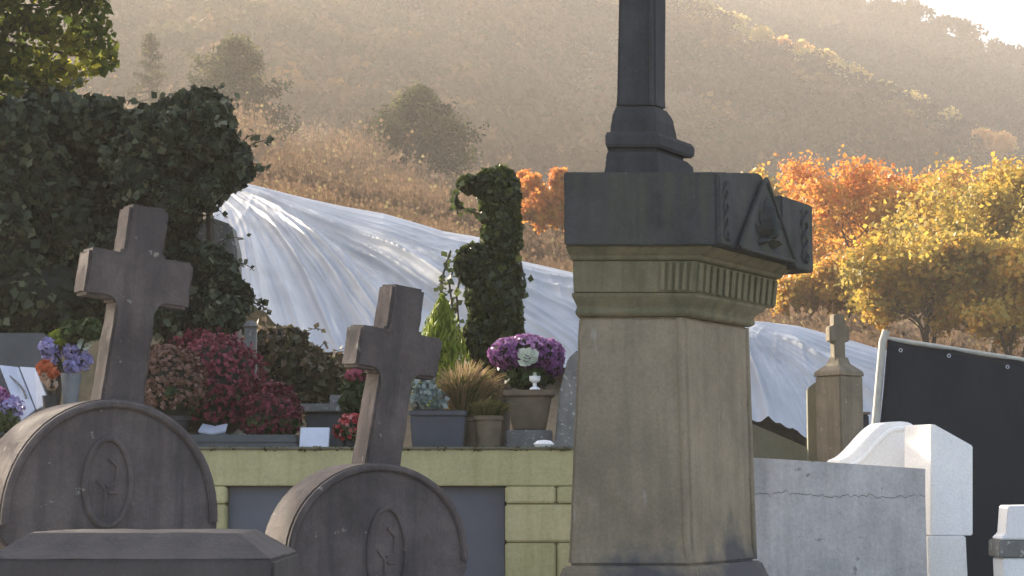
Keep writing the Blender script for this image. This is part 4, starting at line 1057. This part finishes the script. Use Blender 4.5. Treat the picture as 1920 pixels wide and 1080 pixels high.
# bank of mixed low shrubs between ivy and sheet
def shrub(name, label, cat, blobs_px, n, mat, leaf, hue=.5, hs=.22, ground_z=TZ, seed=1, core=True, rnd=.6, droop=.0, group=None, thick=.25, lump=.2, tintf=None, depthk=1.0, shoots=0):
    blobs = []
    for (px, py, rx, ry, Y) in blobs_px:
        c = P(px, py, Y); k = Y / F
        blobs.append((c[:], (rx * k, max(rx, ry) * k * .8 * depthk, ry * k)))
    b0 = blobs[0][0]
    t = thing(name, label, cat, (b0[0], b0[1], ground_z), group)
    mb = MB()
    for c, r_ in blobs[:5]:
        mb.tube([(c[0], c[1], ground_z - .05), (c[0] + .05, c[1], (ground_z + c[2]) / 2), c], [.05, .04, .02], 6)
    mb.build('stems', 'bark', t)
    if core: blob_core(blobs, 'inner_stems', 'core', t)
    p, nn = blob_surface(blobs, n, thick, lump, seed)
    tt = rng.normal(hue, hs, len(p)) + .15 * vnoise(p, seed + 2, 1.6, 2)
    if tintf is not None: tt = tt + tintf(p)
    leaf_obj('foliage', p, nn, leaf, mat, t, np.clip(tt, 0, 1), rnd=rnd, droop=droop)
    if shoots:
        mb = MB(); Cs = []
        for k in rng.choice(len(p), shoots, replace=False):
            d = Vector(nn[k]); q = Vector(p[k]); L = random.uniform(.12, .32); pts = [q - d * .05]
            dr = d + Vector((random.gauss(0, .4), random.gauss(0, .4), .35))
            for j in range(5):
                pts.append(pts[-1] + dr.normalized() * L / 5); dr = dr + Vector((random.gauss(0, .2), 0, -.28))
            mb.tube(pts, [.005, .005, .004, .004, .003, .002], 4)
            for a_, b_ in zip(pts[1:-1], pts[2:]):
                for q_ in (.2, .7): Cs.append((a_.lerp(b_, q_) + Vector((random.gauss(0, .02), random.gauss(0, .02), random.gauss(0, .02))))[:])
        mb.build('shoots', 'bark', t)['kind'] = 'stuff'
        Cs = np.array(Cs); leaf_obj('shoot_leaves', Cs, np.tile([0, -.7, .5], (len(Cs), 1)), leaf * .8, mat, t, np.clip(rng.normal(hue + .15, hs, len(Cs)), 0, 1), rnd=.9)
    return t
shrub('low_shrub', 'low brownish-green shrub sloping down in front of the white sheet', 'shrub', [(510, 690, 62, 85, 12.6), (575, 715, 60, 62, 12.6), (630, 740, 45, 45, 12.6), (540, 650, 40, 40, 12.7)], 3000, 'hedge', .07, .5, .25, seed=15, shoots=60, rnd=.9, thick=.4)

# ------------------------------------------------------------------ ivy
def clumps(outline, n, r0, r1, Y, seed):
    """random lumps filling a closed photo outline, so that the edge stays uneven"""
    rr = random.Random(seed); out_ = []
    xs = [p[0] for p in outline]; ys = [p[1] for p in outline]
    while len(out_) < n:
        x, y = rr.uniform(min(xs), max(xs)), rr.uniform(min(ys), max(ys)); ins = False
        for (xa, ya), (xb2, yb2) in zip(outline, outline[1:] + outline[:1]):
            if (ya > y) != (yb2 > y) and x < (xb2 - xa) * (y - ya) / (yb2 - ya) + xa: ins = not ins
        if ins:
            r_ = rr.uniform(r0, r1); out_.append((x, y, r_, r_ * rr.uniform(.8, 1.2), Y + rr.uniform(-.25, .25)))
    return out_
shrub('ivy_mound', 'huge dark ivy mound filling the left border behind the larger cross', 'ivy', [(30, 330, 120, 110, 12.5), (20, 470, 150, 150, 12.4), (130, 440, 110, 130, 12.5), (100, 560, 150, 80, 12.3), (-90, 400, 120, 200, 12.5), (190, 300, 80, 90, 12.6), (90, 270, 90, 70, 12.6), (225, 400, 70, 90, 12.6)] + clumps([(-60, 215), (60, 205), (190, 225), (250, 300), (250, 600), (100, 610), (-60, 610)], 46, 34, 62, 12.25, 4), 17000, 'ivy', .075, .5, .28, seed=2, droop=1.0, thick=.4, lump=.25, rnd=.95, shoots=130)
shrub('ivy_pillar', 'ivy-smothered pillar with a rounded top right of the larger cross', 'ivy', [(320, 300, 90, 85, 12.1), (390, 300, 55, 75, 12.1), (345, 530, 75, 90, 12.2), (410, 570, 52, 70, 12.1), (310, 400, 70, 80, 12.2)] + clumps([(225, 215), (300, 200), (400, 215), (432, 270), (430, 350), (400, 385), (300, 390), (230, 320)], 26, 26, 48, 12.0, 5) + clumps([(300, 420), (370, 470), (440, 500), (455, 560), (445, 615), (320, 630), (270, 600)], 20, 22, 40, 12.0, 6), 14000, 'ivy', .070, .55, .28, seed=3, droop=1.0, thick=.4, lump=.25, rnd=.95, shoots=130)
wl = thing('old_stone_slab', 'bare grey old stone showing between the ivy beside the white sheet', 'stone', (PX(392, 12.3), 12.4, TZ))
MB().prism([Vector((PX(a_, 12.3), 12.3, z)) for a_, z in ((340, TZ), (442, TZ), (436, PZ(470, 12.3)), (424, PZ(420, 12.3)), (380, PZ(405, 12.3)), (345, PZ(430, 12.3)))], Vector((0, .25, 0))).build('slab', 'grey_stone', wl, bevel=.02)
MB().box((PX(335, 12.3), 12.25, TZ), (PX(447, 12.3), 12.6, TZ + .1)).build('foot', 'grey_stone', wl, bevel=.01)
icb = [(936, 370, 36, 56, 12.0), (940, 440, 34, 70, 12.0), (925, 345, 40, 26, 12.0), (935, 520, 42, 60, 12.0), (925, 560, 52, 75, 12.0), (920, 640, 58, 70, 12.0), (895, 500, 40, 40, 12.0), (948, 600, 32, 90, 12.0), (885, 345, 26, 16, 12.0)]
ic = shrub('ivy_column', 'slender ivy-covered cross between the lime conifer and the orange tree', 'ivy', icb, 7500, 'ivy_bright', .06, .48, .24, seed=5, droop=1.0, thick=.35, rnd=.9, depthk=.7)
# ivy runners hanging off the left arm
mb = MB(); Cr = []
for path in ([(905, 335), (872, 338), (855, 362), (852, 385), (868, 392)], [(862, 350), (850, 372), (858, 400)], [(880, 395), (900, 402), (905, 420)], [(845, 470), (832, 510), (826, 545), (838, 580)], [(858, 480), (842, 530), (850, 590)], [(870, 475), (856, 555), (862, 640)], [(975, 490), (985, 530), (980, 560)]):
    pts = [P(x, y, 11.95 + random.uniform(-.05, .05)) for x, y in path]
    mb.tube(pts, .008, 5)
    for a_, b_ in zip(pts[:-1], pts[1:]):
        for q in np.linspace(0, 1, 9): Cr.append((a_.lerp(b_, q) + Vector((random.gauss(0, .02), random.gauss(0, .03), random.gauss(0, .02))))[:])
ru = mb.build('runner', 'bark', ic)
Cr = np.array(Cr); leaf_obj('runner_leaves', Cr, np.tile([0, -1., .2], (len(Cr), 1)), .05, 'ivy_bright', ic, rng.random(len(Cr)), droop=1.0, rnd=.6)

# leafy tree in the top left corner
lt = thing('leafy_tree', 'leafy tree with sunlit yellow-green leaves in the top left corner', 'tree', (PX(-420, 14.0), 14.0, TZ))
MB().tube([(PX(-420, 14.0), 14.0, TZ - .2), (PX(-410, 14.0), 14.0, 3.6), P(-380, 60, 14.0), P(-360, -350, 14.0)], [.22, .19, .14, .05], 8).build('trunk', 'bark', lt, smooth=True)
MT['sunleaf'] = leafmat('sunlit_leaves', [(0, (.03, .045, .012)), (.5, (.07, .10, .02)), (.8, (.15, .17, .03)), (1, (.34, .32, .05))], .55, .7, .08)
bl = []
for px, py, rx, ry in ((60, 40, 90, 60), (150, 70, 62, 60), (120, 10, 90, 50), (20, 110, 80, 70), (120, 130, 45, 38), (175, 110, 38, 30), (-60, 60, 100, 120), (40, -90, 140, 90), (150, -80, 90, 70), (100, 165, 26, 16), (20, 185, 60, 36), (-40, 190, 70, 60)):
    c = P(px, py, 14.5); k = 14.5 / F; bl.append((c[:], (rx * k, rx * k, ry * k)))
rt = random.Random(3)
for _ in range(34):  # out-of-view part of the crown, grown leftwards to shade the gravestones
    px, py = rt.uniform(-960, -90), rt.uniform(-470, 120); rx = rt.uniform(90, 150)
    c = P(px, py, 13.4 + rt.uniform(-.9, .9)); k = 13.6 / F; bl.append((c[:], (rx * k, rx * k, rx * k * .7)))
mb = MB()
for c, r_ in bl: mb.tube([P(-380, 60, 14.0), (P(-380, 60, 14.0) + Vector(c)) * .5 + Vector((0, 0, .12)), Vector(c)], [.04, .022, .008], 5)
mb.build('limbs', 'bark', lt)
p, nn = blob_surface(bl[12:], 19000, .8, .3, 12)
p2, nn2 = blob_surface(bl[:12], 7500, .85, .3, 13)
p = np.concatenate([p, p2]); nn = np.concatenate([nn, nn2])
lit_yel = np.clip(1 - np.linalg.norm((p - np.array(P(125, 120, 14.5)[:])) / np.array([.5, 1.2, .38]), axis=1), 0, 1)  # sunlit lower right patch of the crown, put into the leaf tint
leaf_obj('crown', p, nn, .072, 'sunleaf', lt, np.clip(rng.normal(.45, .2, len(p)) + .7 * lit_yel, 0, 1), rnd=.8)

# ------------------------------------------------------------------ right side: concrete wall, stones, black sheet
cw = thing('concrete_wall', 'grey concrete grave wall with a ragged horizontal crack right of the tall monument', 'wall', (PX(1560, 9.0), 9.0, 0))
def CWp(px, py, o=0.0):
    Y = np.interp(px, [1330, 1736], [8.75, 8.95]); return P(px, py, Y + o)
jx = np.arange(1330, 1737, 5.0)
jy = 926 + 1.5 * np.sin(jx * .05) + rng.normal(0, 3.0, len(jx)) * (rng.random(len(jx)) > .35) + np.interp(jx, [1330, 1736], [-4, 8])
topl = [CWp(1330, 853), CWp(1412, 858), CWp(1560, 867), CWp(1735, 879)]
up = topl + [CWp(x, y - .5) for x, y in zip(jx[::-1], jy[::-1])]
MB().prism(up, Vector((.01, .16, 0))).build('upper_course', 'concrete', cw)
lo_ = [CWp(x, y + .6) for x, y in zip(jx, jy)] + [Vector((CWp(1736, 1000).x, CWp(1736, 1000).y, 0)), Vector((CWp(1330, 1000).x, CWp(1330, 1000).y, 0))]
MB().prism(lo_, Vector((.01, .16, 0))).build('lower_course', 'concrete', cw)
MB().prism([CWp(1331, 858, .02), CWp(1560, 870, .02), CWp(1734, 882, .02), Vector((CWp(1734, 1000).x, CWp(1734, 1000).y + .02, 0)), Vector((CWp(1331, 1000).x, CWp(1331, 1000).y + .02, 0))], Vector((.01, .13, 0))).build('core', 'mortar', cw)
bw_ = thing('bell_headstone', 'white headstone with a bell-curved top behind the concrete wall', 'headstone', (PX(1690, 9.6), 9.65, 0))
Yb = 9.5
bell = []
for q in np.linspace(0, 1, 15):
    x = 1575 + 92 * q; s = q * q * (3 - 2 * q); bell.append((x, 862 - 70 * s))
bell += [(1690, 790), (1706, 792), (1722, 803), (1736, 822), (1748, 838), (1764, 852), (1785, 862)]
bp2 = [P(x, y, Yb) for x, y in bell]
poly = [Vector((bp2[0].x, Yb, .3))] + bp2 + [Vector((bp2[-1].x, Yb, .3))]
MB().prism(poly, Vector((-.05, .14, 0))).build('slab', 'white_stone', bw_, bevel=.006)
rimv = [P(x + 16, y + 12, Yb - .004) for x, y in bell[1:17]]
MB().tube(rimv, .016, 8).build('rim_moulding', 'white_stone', bw_, smooth=True)
MB().box((bp2[0].x - .08, Yb - .1, 0), (bp2[-1].x + .08, Yb + .26, .3)).build('foot', 'white_stone', bw_, bevel=.01)
ws = thing('white_headstone', 'bright white slanting-topped headstone at the right end of the concrete wall', 'headstone', (PX(1785, 9.2), 9.25, 0))
Yw = 9.15
MB().prism([P(1746, 796, Yw), P(1752, 795, Yw), P(1825, 836, Yw + .05), P(1825, 1004, Yw + .05), P(1746, 1004, Yw)], Vector((-.1, .2, 0))).build('slab', 'white_stone', ws, bevel=.006)
MB().prism([P(1740, 1005, Yw - .01), P(1811, 1005, Yw), Vector((PX(1816, Yw), Yw, 0)), Vector((PX(1728, Yw), Yw, 0))], Vector((0, .2, 0))).build('base', 'white_stone', ws, bevel=.006)
ow = thing('sloping_tomb', 'olive stone tomb side with sloping top between monument and small stone cross', 'tomb', (PX(1450, 10.6), 10.7, 0))
MB().prism([P(1340, 766, 10.6), P(1415, 796, 10.6), P(1522, 842, 10.6), Vector((PX(1522, 10.6), 10.6, .2)), Vector((PX(1340, 10.6), 10.6, .2))], Vector((0, .3, 0))).build('side', 'olive_stone', ow, bevel=.008)
MB().box((PX(1330, 10.6), 10.5, 0), (PX(1530, 10.6), 11.0, .2)).build('foot', 'olive_stone', ow, bevel=.008)
# small stone stele with cross
sc_ = thing('small_cross_stele', 'small tan stone stele carrying a cross, beside the black sheet', 'gravestone', (PX(1575, 10.2), 10.3, 0))
Yq = 10.1; rq = R(38)
Mq = Matrix.Translation((PX(1577, Yq), Yq, 0)) @ Matrix.Rotation(rq, 4, 'Z')
pxm = Yq / F
def sqr(w, d, z): return [Mq @ Vector((x * w, y * d, z)) for x, y in ((-1, -1), (1, -1), (1, 1), (-1, 1))]
MB().loft([sqr(.15, .14, -.02), sqr(.15, .14, .3)]).build('foot', 'tan_stone', sc_, bevel=.008)
MB().loft([sqr(.105, .10, .3), sqr(.102, .098, PZ(705, Yq))]).build('shaft', 'tan_stone', sc_, bevel=.008)
MB().loft([sqr(.110, .104, PZ(706, Yq)), sqr(.104, .10, PZ(697, Yq)), sqr(.05, .048, PZ(682, Yq)), sqr(.040, .04, PZ(670, Yq))]).build('shoulder', 'tan_stone', sc_, bevel=.004)
mq = Matrix.Translation((PX(1576, Yq), Yq, 0)) @ Matrix.Rotation(R(12), 4, 'Z')
w, l, z0, z1, zb1, zb0 = .034, .062, PZ(684, Yq), PZ(590, Yq), PZ(612, Yq), PZ(641, Yq)
poly = [(-w, z0), (w, z0), (w, zb0), (l, zb0), (l, zb1), (w, zb1), (w, z1), (-w, z1), (-w, zb1), (-l, zb1), (-l, zb0), (-w, zb0)]
MB().loft([[mq @ Vector((x, -.035, z)) for x, z in poly], [mq @ Vector((x, .035, z)) for x, z in poly]]).build('cross', 'tan_stone', sc_, bevel=.006)
ss = thing('thin_slab', 'thin upright olive slab at the left of the small cross stele', 'stone slab', (PX(1524, 10.3), 10.35, 0))
MB().prism([P(1514, 728, 10.3), P(1535, 712, 10.3), Vector((PX(1535, 10.3), 10.3, .15)), Vector((PX(1514, 10.3), 10.3, .15))], Vector((.03, .22, 0))).build('slab', 'olive_stone', ss, bevel=.006)
MB().box((PX(1510, 10.3), 10.25, 0), (PX(1542, 10.3), 10.6, .15)).build('foot', 'olive_stone', ss, bevel=.006)
s3 = thing('low_post', 'low dark stone block at the right of the small cross stele', 'stone', (PX(1622, 10.5), 10.55, 0))
MB().loft([rect(PX(1604, 10.5), PX(1634, 10.5), 10.5, 10.65, 0), rect(PX(1606, 10.5), PX(1632, 10.5), 10.5, 10.65, PZ(778, 10.5))]).build('block', 'brown_stone', s3, bevel=.006)
MB().box((PX(1603, 10.5), 10.49, PZ(777, 10.5)), (PX(1635, 10.5), 10.66, PZ(772, 10.5))).build('top', 'tan_stone', s3, bevel=.003)

# black sheet stretched on a frame
m, nt, b, out = new_mat('black_tarpaulin')
pos = position(nt); n1 = noise(nt, 3, 5, .6, pos)
r = ramp(nt, n1.outputs[0], [(.3, (.003, .003, .0035)), (.7, (.007, .007, .008))]); b.inputs['Specular IOR Level'].default_value = .22
nt.links.new(r.outputs[0], b.inputs['Base Color']); b.inputs['Roughness'].default_value = .38
n2 = noise(nt, 1.0, 4, .5, position(nt, (2.5, 2.5, 1.0))); bump(nt, b, n2.outputs[0], .5, .05)
MT['black_sheet'] = m
MT['frame'] = plain('pale_weathered_wood', (.42, .40, .34), .7, .2)
MT['metal'] = plain('zinc', (.5, .5, .52), .35, .1, metal=.8)
bs = thing('tarpaulin_shelter', 'black tarpaulin stretched on a pale frame at the right border', 'tarpaulin', (PX(1800, 11.6), 11.6, 0))
TL, TR = P(1664, 637, 11.9), P(2250, 729, 12.3)
BL, BR = Vector((PX(1588, 11.3), 11.3, .02)), Vector((PX(2200, 11.6), 11.6, .02))
nx, nz = 60, 50
Vv = []
for i in range(nx):
    for j in range(nz):
        s, t_ = i / (nx - 1), j / (nz - 1)
        q = TL.lerp(TR, s).lerp(BL.lerp(BR, s), t_)
        q.z -= .012 * math.sin(math.pi * ((s * 5) % 1)) * (1 - t_) ** 2
        Vv.append(q[:])
Vv = np.array(Vv)
Vv[:, 1] += .06 * vnoise(Vv * np.array([2.0, 0, .9]), 6, 1.0, 3)
ii, jj = np.meshgrid(np.arange(nx - 1), np.arange(nz - 1), indexing='ij'); a = (ii * nz + jj).ravel()
tp = fast_mesh('sheet', Vv, np.stack([a, a + 1, a + nz + 1, a + nz], 1), 'black_sheet', bs, smooth=True)
so = tp.modifiers.new('thickness', 'SOLIDIFY'); so.thickness = .006
MB().tube([BL + Vector((-.02, .0, 0)), P(1655, 640, 11.9), P(1662, 620, 11.9)], .028, 10).build('frame_pole', 'frame', bs, smooth=True)
MB().tube([TL + Vector((0, .03, .01)), TR + Vector((0, .03, .01))], .018, 8).build('top_rail', 'frame', bs, smooth=True)
MB().tube([TR + Vector((0, .05, 0)), BR + Vector((0, .05, 0))], .028, 8).build('frame_pole', 'frame', bs, smooth=True)
for s in (.04, .19, .375, .55, .75, .95):
    q = TL.lerp(TR, s).lerp(BL.lerp(BR, s), .022 + .004 * math.sin(s * 20)) + Vector((0, -.035, 0))
    MB().tube([q + Vector((.011 * math.cos(t_), 0, .011 * math.sin(t_))) for t_ in np.linspace(0, 2 * math.pi, 13)], .0035, 5).build('eyelet', 'metal', bs, smooth=True)
# small marble monument in the right corner
mm = thing('stepped_marker', 'small stepped white marble marker in the bottom right corner', 'headstone', (PX(1920, 8.6), 8.7, 0))
Ym = 8.6
MB().prism([P(1876, 1012, Ym), P(1878, 1006, Ym), P(1886, 1002, Ym), P(1890, 948, Ym), P(1990, 946, Ym), P(1992, 1012, Ym)], Vector((0, .16, 0))).build('top', 'white_stone', mm, bevel=.006)
MB().prism([P(1874, 1013, Ym - .01), P(2000, 1013, Ym - .01), P(2000, 1046, Ym - .01), P(1874, 1046, Ym - .01)], Vector((0, .2, 0))).build('step', 'grey_stone', mm, bevel=.006)
MB().prism([P(1880, 1047, Ym), P(1996, 1047, Ym), Vector((PX(1996, Ym), Ym, 0)), Vector((PX(1880, Ym), Ym, 0))], Vector((0, .18, 0))).build('base', 'white_stone', mm, bevel=.006)
